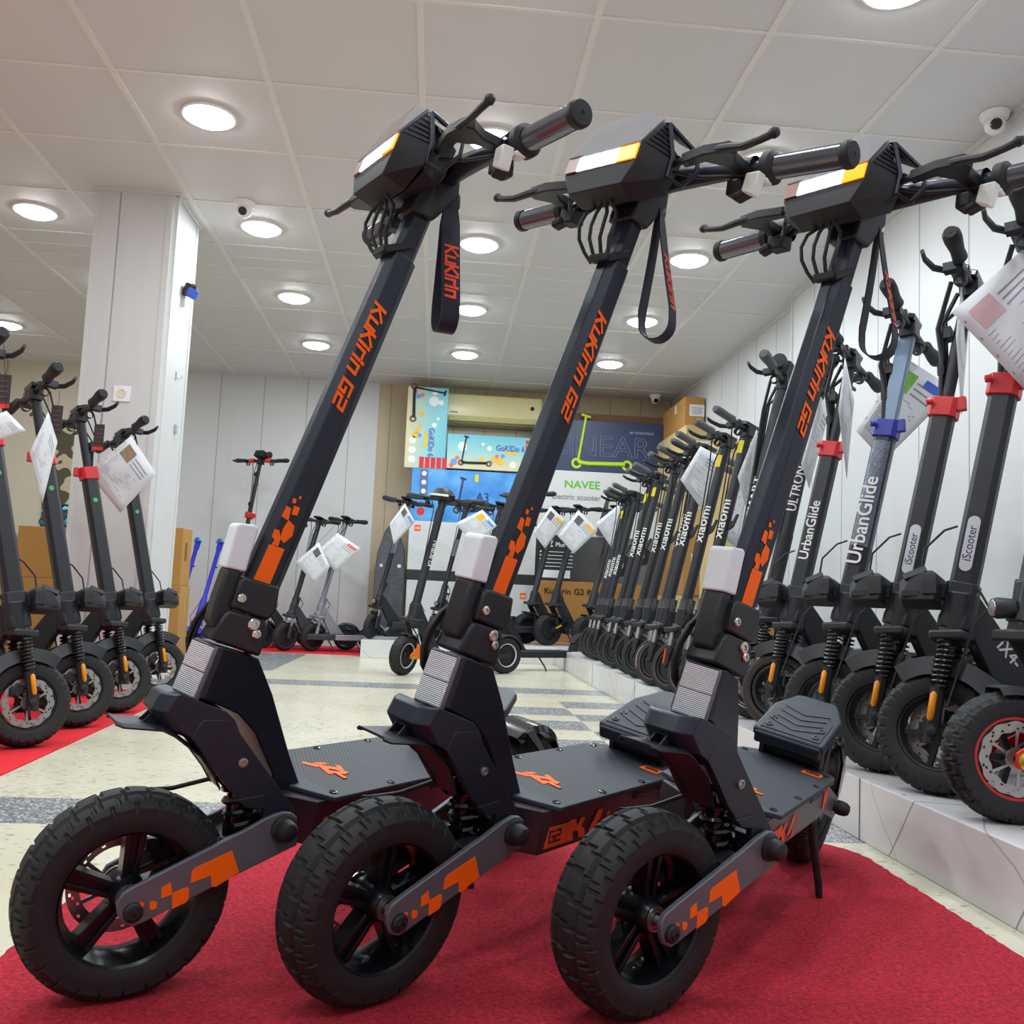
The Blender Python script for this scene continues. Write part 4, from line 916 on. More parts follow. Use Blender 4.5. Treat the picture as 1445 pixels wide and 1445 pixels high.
    if g('label_z'):
        z = g('label_z'); mb = MB(); mb.box((X(z), (.0245 if big else rr)+.0008, z), (.024, .0016, .055), rot=(0, -T, 0)); mb.box((X(z)+.006, (.0245 if big else rr*.9)+.0012, z), (.02, .0016, .05), rot=(0, -T, 0)); o = mb.build('sticker', YEL, None); o.parent = stem
    up = Vector((-math.tan(T), 0, 1)).normalized(); fw = Vector((1, 0, math.tan(T))).normalized()
    for (txt, z, size, yy, m, sx) in g('text', []):
        mb = MB(); add_text(mb, txt, (X(z)+g('tdx', 0), yy, z), up, fw, size, sx=sx); o = mb.build('stem_lettering', m, None, smooth=0); o.parent = stem
        if yy > .01 and not big:
            bm = bmesh.new(); bm.from_mesh(o.data); bmesh.ops.triangulate(bm, faces=bm.faces)
            for _ in range(2): bmesh.ops.subdivide_edges(bm, edges=[e for e in bm.edges if e.calc_length() > .006], cuts=1, use_grid_fill=True); bmesh.ops.triangulate(bm, faces=bm.faces)
            bm.to_mesh(o.data); bm.free()
        if yy > .01 and not big: # wrap the lettering onto the round tube
            for v in o.data.vertices:
                d = v.co.x-X(v.co.z); v.co.y = math.sqrt(max(0, (rr*1.14)**2-d*d))
    if g('badge'):
        z, bl, tx = g('badge'); mb = MB(); q = up*(bl/2-.013); c = Vector((X(z), .0242, z)); P = []
        for k in range(9): a = pi*k/8; P.append(c+q+up*.013*sin(a)+fw*.013*cos(a))
        for k in range(9): a = pi*k/8; P.append(c-q-up*.013*sin(a)-fw*.013*cos(a))
        mb.loft([[tuple(p) for p in P], [tuple(p+Vector((0, .0012, 0))) for p in P]]); o = mb.build('badge', mat('silver badge', (190, 194, 204), .3), None, fixn=True, smooth=0); o.parent = stem
        mb = MB(); add_text(mb, tx, c+Vector((0, .0016, 0)), up, fw, .026, sx=.9, bold=False); o = mb.build('badge_lettering', BLK2, None, smooth=0); o.parent = stem
    if g('dot'):
        z = g('dot'); sd = g('dotside', -1); mb = MB(); mb.lathe([(.0001, 0), (.009, 0), (.009, sd*.001), (.0001, sd*.001)], c=(X(z), sd*.0242, z), n=18); o = mb.build('sticker', mat('green dot', (70, 180, 100), .5), None); o.parent = stem; o['label'] = 'round green sticker'
    # frame behind the column
    DL = g('deck', .50); zd = g('zdeck', .13); dw = g('dw', .078); xn = X(zc+.03)
    x0 = -R-.07; x1 = x0-DL; xr = x1-R-.02
    mb = MB(); mb.prism([(xn-.02, zc+.10), (xn-.045, zc+.095), (x0-.06, zd+.03), (x0-.10, zd), (x0+.03, zd-.02), (x0+.05, zd+.02), (xn-.025, zc+.01)], -.018, .018); mb.tube([(xn, 0, zc+.0), (X(zc+.10), 0, zc+.10)], rr*1.5 if not big else .036, 14); nk = mb.build('neck', g('neckmat', body), root, bevel=.004, fixn=True)
    if g('necktext'):
        mb = MB(); d_ = (Vector((x0-.07, 0, zd+.03))-Vector((xn-.03, 0, zc+.07))).normalized(); c_ = Vector((xn-.03, .0186, zc+.055)).lerp(Vector((x0-.07, .0186, zd+.03)), .42)
        add_text(mb, g('necktext'), c_, d_, Vector((-d_.z, 0, d_.x)) if d_.x > 0 else Vector((d_.z, 0, -d_.x)), .042, sx=.9); o = mb.build('neck_lettering', TXW, None, smooth=0); o.parent = nk
    mb = MB(); mb.prism([(x0+.03, -dw*.7), (x0-.03, -dw), (x1+.02, -dw), (x1, -dw*.8), (x1, dw*.8), (x1+.02, dw), (x0-.03, dw), (x0+.03, dw*.7)], zd-.035, zd+.012, 'xy'); mb.build('deck', g('deckmat', body), root, bevel=.005)
    mb = MB(); mb.prism([(x0+.01, -dw*.6), (x0-.03, -dw*.88), (x1+.02, -dw*.88), (x1+.02, dw*.88), (x0-.03, dw*.88), (x0+.01, dw*.6)], zd+.012, zd+.016, 'xy'); mb.build('deck_mat', MATR, root)
    wheel('rear', xr, g('rim', BLK2), g('rdisc', 0), False)
    mb = MB(); arc_strip(mb, (xr, 0, R), R+.016, 30, 165, w*.5, w*.6, lip=.012, n=12); mb.prism([(x1+.03, zd), (x1, zd-.03), (xr, R-.015), (xr-.01, R+.012)], -w*.5-.012, -w*.5-.004); mb.prism([(x1+.03, zd), (x1, zd-.03), (xr, R-.015), (xr-.01, R+.012)], w*.5+.004, w*.5+.012); mb.build('rear_mudguard', g('rfend', g('fendmat', BLK)), root, bevel=.001, fixn=True)
    mb = MB(); mb.tube([(x0-.16, dw*.6, zd-.03), (x0-.19, dw+.01, .03), (x0-.185, dw+.035, .006)], .006, 8); mb.build('kickstand', BLK2, root)
    a = Vector((-sin(T), 0, cos(T))); o_ = Vector((.012, 0, R)); Sm = Matrix.Translation(o_) @ Matrix.Rotation(steer, 4, a) @ Matrix.Translation(-o_)
    for c in S: c.matrix_basis = Sm
    return root
def put(root, x, y, z, deg, label, group=None, first=None):
    root.location = (x, y, z); root.rotation_euler = (0, 0, rad(deg)); root['label'] = label
    if group: root['group'] = group
    return root

# ---- right podium: two lettered scooters, two badge scooters, one with a red wheel
PZ = .138
GW = 'black suspension scooters near the front of the right podium'
base = dict(R=.127, w=.068, knob=30, disc=-1, fork='spring', square=True, hbar=1.20, zclamp=.90, half=.27, lamp='twin', fender='big', zdeck=.16, tilt=12.5, steer=-46, deck=.46, gap=.075, zjoint=.44, spokes=5, body=BLK, gripr=.021, fat=True)
def W_(i, x, y, deg, label, **k):
    s = dict(base); s.update(k); return put(scooter(s), x, y, PZ, deg, label, GW)
W_(1, 1.10, 2.877, 183, 'black scooter with a red clamp and white lettering directly on its plain black stem', text=[('UrbanGlide', .63, .044, .0245, TXW, .95)], R=.122, knob=None, ringcol=mat('dull red stripe', (96, 40, 44), .5))
W_(2, 1.10, 2.501, 183, 'black scooter with a blue clamp and bubble wrap around its stem', text=[('UrbanGlide', .63, .057, .0315, TXW, .95)], clampmat=mat('blue clamp', (36, 44, 150), .4), flatup=True, upmat=mat('blue grey tube', (112, 130, 150), .4, .5), sleevez=(.56, .86), sleevemat=mat('bubble wrap', (96, 104, 122), .3, noise=.6, nscale=60, bump=.8, bscale=120))
W_(3, 1.10, 2.201, 183, 'black scooter with a silver stem badge, right beside the bubble wrapped one', badge=(.535, .125, 'iScooter'), hbar=1.22)
W_(4, 1.10, 1.951, 183, 'black scooter with a silver stem badge and a lettered neck behind the red wheel', badge=(.535, .125, 'iScooter'), necktext='iX4-', hbar=1.22)
w5 = W_(5, 1.095, 1.70, 183, 'black scooter with a red rim, red arm and large drilled brake disc', R=.119, w=.072, knob=28, fork='arm', armmat=mat('red suspension arm', (206, 28, 30), .35), rim=BLK2, rimring=mat('red rim', (190, 26, 34), .35), redplate=mat('red caliper plate', (214, 26, 28), .35), disc=1, lamp='round', steer=-12, gap=.11, fender='short', hbar=1.25)
# Ultron-like bellows scooter and the smart one
W_(6, 1.12, 3.16, 183, 'black scooter with a ribbed rubber boot round its stem', hbar=1.18, zclamp=None, square=False, rs=.024, lamp=None, half=.28, text=[('ULTRON', .80, .046, .025, TXW, .9)], sleevez=(.44, .64), sleevemat=mat('ribbed boot', (24, 24, 26), .5, bump=1., bscale=300), R=.13, knob=None, ringcol=mat('white stripe', (205, 205, 205), .5), disc=1, steer=-20)
W_(7, 1.08, 3.46, 183, 'tall black scooter with a boxy display, between dense row and ribbed boot scooter', hbar=1.26, zclamp=None, square=False, rs=.024, lamp='round', fork='plain', half=.28, text=[('SMART', .80, .058, .025, TXW, .9)], R=.11, w=.06, knob=None, disc=0, steer=-42, display='tall', gripmat=GRPG, hook=.7)
# the dense row of eleven
GX = 'black commuter scooters in the dense row on the right podium'
xb_ = dict(R=.108, w=.052, fork='plain', hbar=1.115, half=.235, tilt=13.2, steer=-60, rs=.0215, gripmat=GRPG, gripr=.0175, lamp=None, fender='short', zjoint=.40, deck=.44, zdeck=.12, hook=.72, disc=0, levers=1, gap=.045, fendmat=mat('dark grey mudguard', (62, 64, 68), .5), body=BLK, basemat=mat('grey joint sleeve', (52, 54, 58), .5), text=[('xiaomi', .735, .056, .0215, TXW, 1.12)], group=GX)
rows = [(3.722, 1.05, dict(label_z=1.04, ringcol=mat('brown stripe', (116, 70, 60), .5)), 'nearest black scooter of the dense row, yellow label high on its stem'),
 (4.002, 1.05, dict(label_z=1.02, ringcol=mat('brown stripe', (116, 70, 60), .5), sidestrip=mat('red side strip', (226, 62, 28), .4)), 'second nearest black scooter of the dense row, long yellow label and red side strip'),
 (4.302, 1.05, dict(label_z=1.03, ringcol=mat('brown stripe', (116, 70, 60), .5)), 'third black scooter of the dense row, yellow label beside the hanging white sheet'),
 (4.412, 1.06, dict(ringcol=mat('white stripe', (205, 205, 205), .5), hbar=1.10), 'black scooter of the dense row with a white ring on its tire'),
 (4.70, 1.06, dict(), 'fifth black scooter of the dense row counted from the near end, no label'),
 (4.958, 1.07, dict(hbar=1.12), 'sixth black scooter of the dense row counted from the near end'),
 (5.327, 1.07, dict(label_z=1.03), 'seventh black scooter of the dense row, yellow label under its grey grip'),
 (5.565, 1.08, dict(label_z=1.02), 'eighth black scooter of the dense row, small yellow label'),
 (6.00, 1.09, dict(hbar=1.08, text=[('xiaomi', .62, .05, .0215, TXW, 1.)]), 'ninth black scooter of the dense row, lettering low on its stem'),
 (6.156, 1.09, dict(hbar=1.07, text=[('xiaomi', .61, .05, .0215, TXW, 1.)]), 'tenth black scooter of the dense row, between two with low lettering'),
 (6.304, 1.09, dict(hbar=1.07, label_z=.98, text=[('xiaomi', .60, .05, .0215, TXW, 1.)]), 'farthest black scooter of the dense row, nearest the back podium')]
for y, x, k, lab in rows:
    s = dict(xb_); s.update(k); put(scooter(s), x, y, PZ, 184, lab, GX)
# ---- left row on the runner carpet
GLr = 'black suspension scooters on the left red runner'
s = dict(R=.128, w=.07, knob=30, disc=-1, fork='spring', square=True, hbar=1.165, zclamp=.93, half=.27, lamp='twin', fender='big', zdeck=.16, tilt=13.5, steer=44, deck=.46, gap=.075, zjoint=.45, spokes=5, body=BLK, gripr=.021, dot=.82, group=GLr, tdx=0)
LL = [(-1.215, 2.965, 'black scooter cut by the left edge of the photo, nearest on the runner'),
      (-1.222, 3.384, 'second nearest black scooter on the left runner, red clamp and green sticker on its stem'),
      (-1.216, 3.795, 'third black scooter on the left runner, red clamp, dark tag hanging beside its stem'),
      (-1.217, 4.321, 'farthest black scooter on the left runner, against the pillar with a sheet hanging in front')]
l0 = scooter(s); put(l0, LL[0][0], LL[0][1], .005, -4, LL[0][2], GLr)
for x, y, lab in LL[1:]:
    put(clone(l0), x, y, .005, -4, lab, GLr)
# ---- scooters at the back
GB = 'scooters parked at the back of the shop'
GD = mat('dark slate paint', (52, 54, 60), .45, .2)
put(scooter(dict(R=.118, w=.055, hbar=1.08, half=.235, tilt=14, steer=22, rs=.02, body=GD, fork='plain', forkmat=GD, fender='short', fendmat=GRY, levers=1, zjoint=.44, hook=None, ringcol=mat('dull red stripe', (96, 40, 44), .5), deck=.42)), -1.19, 7.78, .005, 205, 'dark grey scooter on the far red carpet, left of the light grey one', GB)
put(scooter(dict(R=.118, w=.055, hbar=1.10, half=.235, tilt=14, steer=22, rs=.02, body=GRY, stemmat=GRY, fork='plain', forkmat=GRY, barmat=BLK, fender='short', fendmat=GRY, rfend=GRY, levers=1, zjoint=.44, ringcol=mat('dull red stripe', (96, 40, 44), .5), deck=.42)), -.98, 7.86, .005, 205, 'light grey scooter on the far red carpet', GB)
put(scooter(dict(R=.12, w=.06, hbar=1.60, half=.32, tilt=8, steer=18, rs=.018, body=BLK, fork='plain', lamp='round', zclamp=1.12, levers=2, zjoint=.5, display='tall', deck=.42, barsleeve=mat('red bar sleeve', (226, 50, 34), .45))), -1.72, 8.05, .005, 215, 'tall black scooter with red bar sleeves and a red clamp, by the white back wall', GB)
put(scooter(dict(R=.11, w=.055, hbar=1.05, half=.24, tilt=12, steer=18, rs=.02, body=BLK, fork='plain', deck=.40)), -1.42, 8.02, .005, 196, 'low black scooter behind the tall one with the red clamp', GB)
RDS = mat('red bar sleeve', (226, 50, 34), .45)
TWN = dict(R=.105, w=.045, hbar=1.13, half=.235, tilt=14, steer=38, rs=.018, body=BLK, stemmat=BLK, fork='plain', legmat=CHR, legr=.018, lamp='round', fender='short', zjoint=.46, sleevez=(.70, .84), sleevemat=GRY, deck=.42, levers=2)
tw = put(scooter(TWN), -.48, 7.60, PZ, 205, 'slim black scooter at the left end of the back podium, beside the wrapped board', GB)
put(clone(tw), .02, 7.66, PZ, 205, 'slim black scooter on the back podium hidden behind the orange armed scooter', GB)
put(clone(tw), .30, 7.60, PZ, 205, 'slim black scooter on the back podium carrying a sheet with yellow photo', GB)
put(scooter(dict(R=.125, w=.07, knob=26, hbar=1.14, half=.29, tilt=13.5, steer=26, rs=.026, body=BLK, fork='arm', armmat=mat('orange suspension arm', (240, 116, 20), .4), ringcol=mat('white stripe', (205, 205, 205), .5), fender='short', display='dome', redplate=mat('orange arm plate', (240, 116, 20), .4), rimring=mat('white stripe', (205, 205, 205), .5), zjoint=.46, deck=.45, gap=.10, text=[('KUKIRIN', .78, .05, .026, TXW, .9)])), -.165, 5.98, 0, 212, 'black scooter with orange suspension arms and a domed console', GB)
put(scooter(dict(R=.13, w=.07, knob=26, hbar=1.27, half=.27, tilt=12, steer=10, rs=.024, body=BLK, fork='spring', disc=1, fender='long', display='tall', zjoint=.46, deck=.45, gap=.09, rim=mat('bronze rim', (120, 104, 70), .4, .6))), .44, 6.62, 0, 208, 'black scooter with a bronze rim on the pale floor', GB)
PT = dict(R=.128, w=.085, knob=24, hbar=1.15, half=.27, tilt=14, steer=14, rs=.024, body=GD, fork='arm', armmat=BLK, fender='short', zjoint=.44, deck=.34, gap=.085, display='flat', sidestrip=None)
pt = put(scooter(PT), .80, 7.93, PZ, 196, 'slate scooter with knobby tires on the back podium, leftmost of three, before the white box', GB)
put(clone(pt), .96, 7.72, PZ, 196, 'slate scooter with knobby tires on the back podium, in front of the brown lettered box', GB)
put(clone(pt), 1.26, 7.62, PZ, 196, 'slate scooter with knobby tires at the back podium corner, beside the dense row', GB)
# kids scooters
def kids(x, y, label):
    t = thing('kids_scooter', label, 'toy scooter', (x, y, .005), rad(205), 'blue kids scooters')
    mb = MB(); mb.M = Matrix.Translation((0, 0, .075)); mb.lathe(ring_prof(.075, .05, .05), n=28); mb.lathe([(.0001, .02), (.05, .018), (.05, -.018), (.0001, -.02)], n=20); mb.build('front_wheel', RUBM, t)
    mb = MB(); arc_strip(mb, (0, 0, .075), .09, 40, 150, .045, .045, lip=.05, n=10); mb.box((-.02, 0, .18), (.08, .11, .04)); mb.build('front_mudguard', BLU, t, bevel=.006, fixn=True)
    X = lambda z: -.02-.21*(z-.15)
    mb = MB(); mb.tube([(X(.21), 0, .21), (X(.24), 0, .24)], .028, 14); mb.build('collar', MNT, t)
    mb = MB(); mb.tube([(X(.24), 0, .24), (X(.40), 0, .40), (X(.42), 0, .42), (X(.80), 0, .80), (X(.81), 0, .81), (X(.88), 0, .88)], [.034, .022, .018, .018, .024, .024], 14); mb.box((X(.88), 0, .885), (.05, .07, .04)); mb.build('stem', BLU, t, bevel=.004)
    for sg in (-1, 1): mb = MB(); mb.tube([(X(.885), sg*.036, .885), (X(.885), sg*.15, .885)], [.014, .016], 14); mb.build('grip', MNT, t)
    mb = MB(); mb.prism([(-.06, -.05), (-.46, -.055), (-.46, .055), (-.06, .05)], .06, .09, 'xy'); mb.build('deck', BLU, t, bevel=.008)
    mb = MB(); mb.M = Matrix.Translation((-.52, 0, .06)); mb.lathe(ring_prof(.06, .05, .04), n=24); mb.lathe([(.0001, .02), (.04, .018), (.04, -.018), (.0001, -.02)], n=20); mb.build('rear_wheel', RUBM, t)
    mb = MB(); mb.tube([(X(.42)+.01, 0, .42), (X(.42)+.06, .01, .33), (X(.3)+.09, .02, .24), (.02, .02, .18)], .0025, 6); mb.build('cable', CAB, t)
    mb = MB(); mb.lathe([(.008, -.008), (.008, .008)], c=(X(.66)-.022, 0, .66), axis='x', n=10); mb.build('height_button', BLK2, t)
kids(-2.17, 8.0, 'blue kids scooter partly hidden behind the leaning cardboard box'); kids(-1.99, 8.03, 'blue kids scooter nearer the tall black scooter with the red clamp')

# ---------------------------------------------------------------- boxes, sheets and wall fittings
def carton(name, label, cat, c, d, m, group=None, rz=0, tape=True):
    t = thing(name, label, cat, (c[0], c[1], c[2]-d[2]/2), rz, group)
    mb = MB(); mb.box((0, 0, d[2]/2), d); o = mb.build('carton', m, t, bevel=.004)
    if tape:
        mb = MB(); mb.box((0, 0, d[2]+.0006), (d[0]*.98, .05, .001)); mb.build('tape', mat('packing tape', (186, 150, 96), .35), t)
    return t
def fr(t, y): return t
def decal(t, name, m, rects, y, text=(), tm=None, tname='lettering'):
    """rects: (x,z,w,h) on the front face at local y"""
    if rects:
        mb = MB()
        for k, (x, z, w, h) in enumerate(rects): mb.box((x, y-.0006-.0002*(k % 3), z), (w, .0012, h))
        mb.build(name, m, t, smooth=0)
    for (body, x, z, size, sx, vert, ol) in text:
        mb = MB(); xd, yd = ((1, 0, 0), (0, 0, 1)) if not vert else ((0, 0, -1), (1, 0, 0))
        add_text(mb, body, (x, y-.003, z), xd, yd, size, sx=sx, bold=not ol, outline=ol); mb.build(tname, tm, t, smooth=0)
def blob(t, name, m, pts, y, r=.02):
    mb = MB()
    for (x, z, q) in pts: mb.lathe([(.0001, -.0012), (q, -.0012), (q, 0)], c=(x, y, z), n=18)
    return mb.build(name, m, t, smooth=0)
def scooter_icon(t, x, z, s, m, y, name='printed_scooter', flip=1, vert=False, m2=None):
    mb = MB(); P = lambda a, b: ((x+flip*a*s, y-.004, z+b*s) if not vert else (x+b*s, y-.004, z-flip*a*s))
    mb.tube([P(-.42, .12), P(-.30, .95)], .012*s*2, 6); mb.tube([P(-.38, .97), P(-.22, .93)], .012*s*2, 6); mb.tube([P(-.42, .12), P(-.25, .1), P(.42, .12)], .02*s*2, 6); mb.build(name, m, t)
    mb = MB()
    for a in (-.44, .46):
        c = P(a, .1); mb.lathe([(.05*s, -.002), (.095*s, -.002), (.095*s, .001), (.05*s, .001)], c=c, n=18, closed=True)
    mb.build(name+'_wheels', m2 or m, t)
def grad(name, top, mid, bot, z0, z1, vert=False):
    g_ = NT(name, .35); v = g_.ramp(g_.x if vert else g_.z, z0, z1)
    g_.col(g_.mix(g_.ramp(v, .5, 1.), g_.mix(g_.ramp(v, 0., .5), bot, mid), top)); return g_.m
YB1 = 8.35
# toy scooter cartons
gk = grad('toy carton print', (98, 186, 206), (150, 206, 206), (226, 208, 160), 0, .32)
gkv = grad('toy carton print upright', (98, 186, 206), (150, 206, 206), (226, 208, 160), -.19, .19, True)
tcol = mat('toy title blue', (52, 80, 190), .5); redp = mat('red print', (214, 36, 40), .5); yelp = mat('yellow print', (238, 190, 30), .5); whp = mat('white print', (232, 236, 238), .5); pkp = mat('pink print', (226, 110, 110), .5); blp = mat('blue print', (90, 160, 226), .5)
t = carton('toy_scooter_box', 'pastel blue and cream toy scooter box standing upright left of the air conditioner', 'box', (-.142, YB1+.08, 2.021), (.370, .14, .746), gkv, 'toy scooter boxes', tape=False)
decal(t, 'red_panels', redp, [(-.03+.052*k, .055, .042, .10) for k in range(5)], -.07, [('GoKIDo 6', .045, .24, .075, .82, True, 0)], tcol)
scooter_icon(t, -.16, .60, .33, BLK2, -.07, vert=True, m2=mat('brown print', (110, 56, 40), .5)); blob(t, 'printed_bear', whp, [(.055, .62, .045)], -.07); blob(t, 'printed_stars', whp, [(.12, .61, .025), (.07, .40, .022), (.06, .70, .025), (.10, .46, .014)], -.0705)
blob(t, 'printed_toys', yelp, [(-.05, .50, .022), (-.10, .30, .028), (-.08, .34, .022), (-.055, .38, .02)], -.0702); blob(t, 'printed_icons', whp, [(-.12, .255, .034), (-.12, .165, .034), (-.12, .08, .034)], -.0702); blob(t, 'printed_badge', pkp, [(-.12, .70, .022), (-.05, .67, .02)], -.0702); blob(t, 'printed_drops', blp, [(-.085, .66, .024), (-.06, .30, .02)], -.0701)
decal(t, 'title_band', yelp, [(-.002, .26, .03, .14), ], -.07)
t = carton('toy_scooter_box', 'pastel toy scooter box lying flat under the air conditioner', 'box', (.458, YB1+.08, 1.8225), (.81, .14, .319), gk, 'toy scooter boxes', tape=False)
decal(t, 'red_panels', redp, [(.36, .275-.048*k, .10, .038) for k in range(5)], -.07, [('GoKIDo 6', .17, .205, .075, .82, False, 0)], tcol)
scooter_icon(t, -.15, .03, .28, BLK2, -.07, m2=mat('brown print', (110, 56, 40), .5)); blob(t, 'printed_bear', whp, [(-.265, .205, .042)], -.07); blob(t, 'printed_stars', whp, [(-.02, .20, .022), (-.08, .235, .014)], -.0705); blob(t, 'printed_toys', yelp, [(.02, .10, .026), (.08, .085, .034), (-.09, .10, .02)], -.0702); blob(t, 'printed_icons', whp, [(.20, .06, .032), (.29, .06, .032), (.37, .06, .03)], -.0702); blob(t, 'printed_drops', blp, [(.105, .135, .02), (-.34, .06, .03), (.0, .08, .018)], -.0701); blob(t, 'printed_badge', pkp, [(-.36, .03, .022), (-.31, .10, .02), (.05, .13, .018)], -.0703)
decal(t, 'title_band', yelp, [(.17, .165, .13, .022)], -.07)
# air conditioner
acm = mat('aged cream plastic', (222, 212, 158), .3)
t = thing('air_conditioner', 'cream wall air conditioner high on the oak panelling', 'air conditioner', (.47, 8.73, 2.115)); prof = [(0, .0), (0, .295), (-.13, .295), (-.205, .27), (-.215, .235), (-.205, .07), (-.15, .01), (-.08, .0)]
mb = MB(); mb.prism([(y, z) for y, z in prof], -.45, .45, 'yz'); mb.build('housing', acm, t, bevel=.008, fixn=True)
mb = MB(); mb.box((0, -.184, .045), (.83, .006, .062), rot=(-.72, 0, 0)); mb.build('louvre', mat('louvre cream', (205, 194, 140), .35), t, bevel=.002)
mb = MB(); mb.lathe([(.0001, -.004), (.019, -.004), (.019, .0)], c=(.36, -.211, .17), n=20); mb.build('indicator', BLK2, t)
mb = MB(); mb.box((-.37, -.209, .10), (.07, .002, .01)); mb.build('logo', INK, t)
# large cartons against the back wall
bl = NT('blue carton print', .4); bl.col(bl.mix(bl.ramp(bl.noise(5, 5), .35, .7), (40, 128, 214), (110, 182, 236)))
D = .30
t = carton('scooter_box', 'bright blue scooter box under the toy scooter boxes', 'box', (.315, YB1+D/2, 1.4085), (1.13, D, .475), bl.m, 'scooter boxes at the back', tape=False)
decal(t, 'edge_strip', mat('grey blue strip', (84, 110, 150), .5), [(-.455, .33, .07, .27)], -.15, [('A3', .08, .235, .115, .9, False, 0), ('ON', .36, .235, .105, .9, False, 0)], mat('deep blue letters', (24, 58, 120), .5)); decal(t, 'small_lettering', whp, [], -.15, [('A+', .48, .42, .06, 1, False, .008)], whp, 'corner_lettering')
blob(t, 'printed_icons', whp, [(-.455, .43, .022), (-.455, .35, .022), (-.455, .27, .022)], -.1512); blob(t, 'warranty_badge', redp, [(-.47, .085, .036)], -.1502); scooter_icon(t, .0, .08, .34, mat('printed scooter grey', (50, 60, 84), .5), -.15); decal(t, 'price_sticker', YEL, [(.02, .41, .035, .07)], -.152)
t = carton('scooter_box', 'white scooter box with an orange square logo and teal swoosh, under the blue box', 'box', (.325, YB1+D/2, .9505), (1.15, D, .441), mat('white carton', (212, 214, 214), .5), 'scooter boxes at the back', tape=False)
decal(t, 'logo_square', ORG, [(-.50, .375, .055, .055)], -.15, [('mi', -.50, .375, .042, 1, False, 0)], whp); mb = MB(); mb.tube([(-.02, -.151, .06), (.15, -.151, .055), (.33, -.151, .085), (.40, -.151, .11)], [.003, .010, .012, .006], 6); mb.build('swoosh', mat('teal print', (40, 160, 156), .5), t)
t = carton('scooter_box', 'thin black box squeezed between the two white boxes', 'box', (.33, YB1+D/2, .685), (1.16, D, .09), mat('black carton', (40, 41, 46), .5), 'scooter boxes at the back', tape=False)
t = carton('scooter_box', 'lower white scooter box with a printed folding scooter, standing on the back podium', 'box', (.33, YB1+D/2, .3885), (1.15, D, .501), mat('white carton', (212, 214, 214), .5), 'scooter boxes at the back', tape=False)
scooter_icon(t, -.12, .08, .33, BLK2, -.15); decal(t, 'logo_square', ORG, [(.47, .40, .055, .055)], -.15, [('mi', .47, .40, .042, 1, False, 0)], whp)
t = carton('scooter_box', 'navy scooter box with a green printed scooter and big outline letters', 'box', (1.47, YB1+D/2, 1.938), (1.15, D, .476), mat('navy carton', (44, 56, 90), .45, noise=.1, nscale=4), 'scooter boxes at the back', tape=False)
grp = mat('lime print', (176, 214, 40), .45); scooter_icon(t, .0, .02, .52, grp, -.15); decal(t, 'o', whp, [], -.15, [('LINEAR', .0, .23, .27, 1.02, False, .010)], mat('pale outline print', (120, 138, 178), .5), 'outline_lettering'); decal(t, 'o', whp, [], -.15, [('BY SCOOTECH', .37, .38, .03, 1.1, False, 0)], mat('pale grey print', (170, 178, 196), .5), 'small_lettering')
t = carton('scooter_box', 'white scooter box with green brand lettering under the navy box', 'box', (1.47, YB1+D/2, 1.4), (1.14, D, .598), mat('white carton', (212, 214, 214), .5), 'scooter boxes at the back', tape=False)
decal(t, 'o', whp, [], -.15, [('NAVEE', -.17, .47, .10, 1.1, False, 0)], mat('green print', (96, 190, 40), .5), 'brand_lettering'); decal(t, 'o', whp, [], -.15, [('Electric scooter', -.22, .355, .07, 1, False, 0)], INK, 'small_lettering'); mb = MB(); mb.tube([(.02, -.152, .02), (.06, -.152, .30), (.10, -.152, .46)], [.05, .02, .01], 6); mb.build('printed_stem', mat('printed plum', (74, 58, 70), .5), t)
dk = NT('dark photo print', .4); dk.col(dk.mix(dk.ramp(dk.x, -.3, .5), (38, 39, 42), (112, 114, 118)))
t = carton('scooter_box', 'dark photo printed scooter box with white lettering, on top of the brown lettered box', 'box', (1.47, YB1+D/2, .8945), (1.15, D, .409), dk.m, 'scooter boxes at the back', tape=False)
decal(t, 'spec_lines', whp, [(-.36, .26-.033*k, .26, .006) for k in range(5)]+[(-.525, .26-.033*k, .014, .014) for k in range(5)], -.15, [('2', -.44, .335, .10, 1, False, 0), ('Plus', -.35, .325, .055, 1, False, 0)], whp); decal(t, 'rounded_panel', whp, [(-.39, .06, .28, .07)], -.15); blob(t, 'printed_wheel', BLK2, [(.20, .17, .11), (.40, .26, .09)], -.1502); blob(t, 'printed_hub', mat('printed steel', (150, 150, 154), .4), [(.20, .17, .04), (.40, .26, .03)], -.152)
t = carton('scooter_box', 'brown cardboard scooter box with dark lettering on the back podium', 'box', (1.48, YB1+D/2, .4145), (1.15, D, .551), CARD, 'scooter boxes at the back')
decal(t, 'o', whp, [], -.15, [('KuKirin G2 Pro', -.24, .455, .075, 1.05, False, 0)], BLK2, 'brand_lettering')
carton('scooter_box', 'flat brown box lying on top of the navy box', 'box', (1.5, YB1+D/2+.02, 2.212), (1.1, .26, .07), mat('brown cardboard', (104, 74, 50), .85), 'scooter boxes at the back', tape=False)
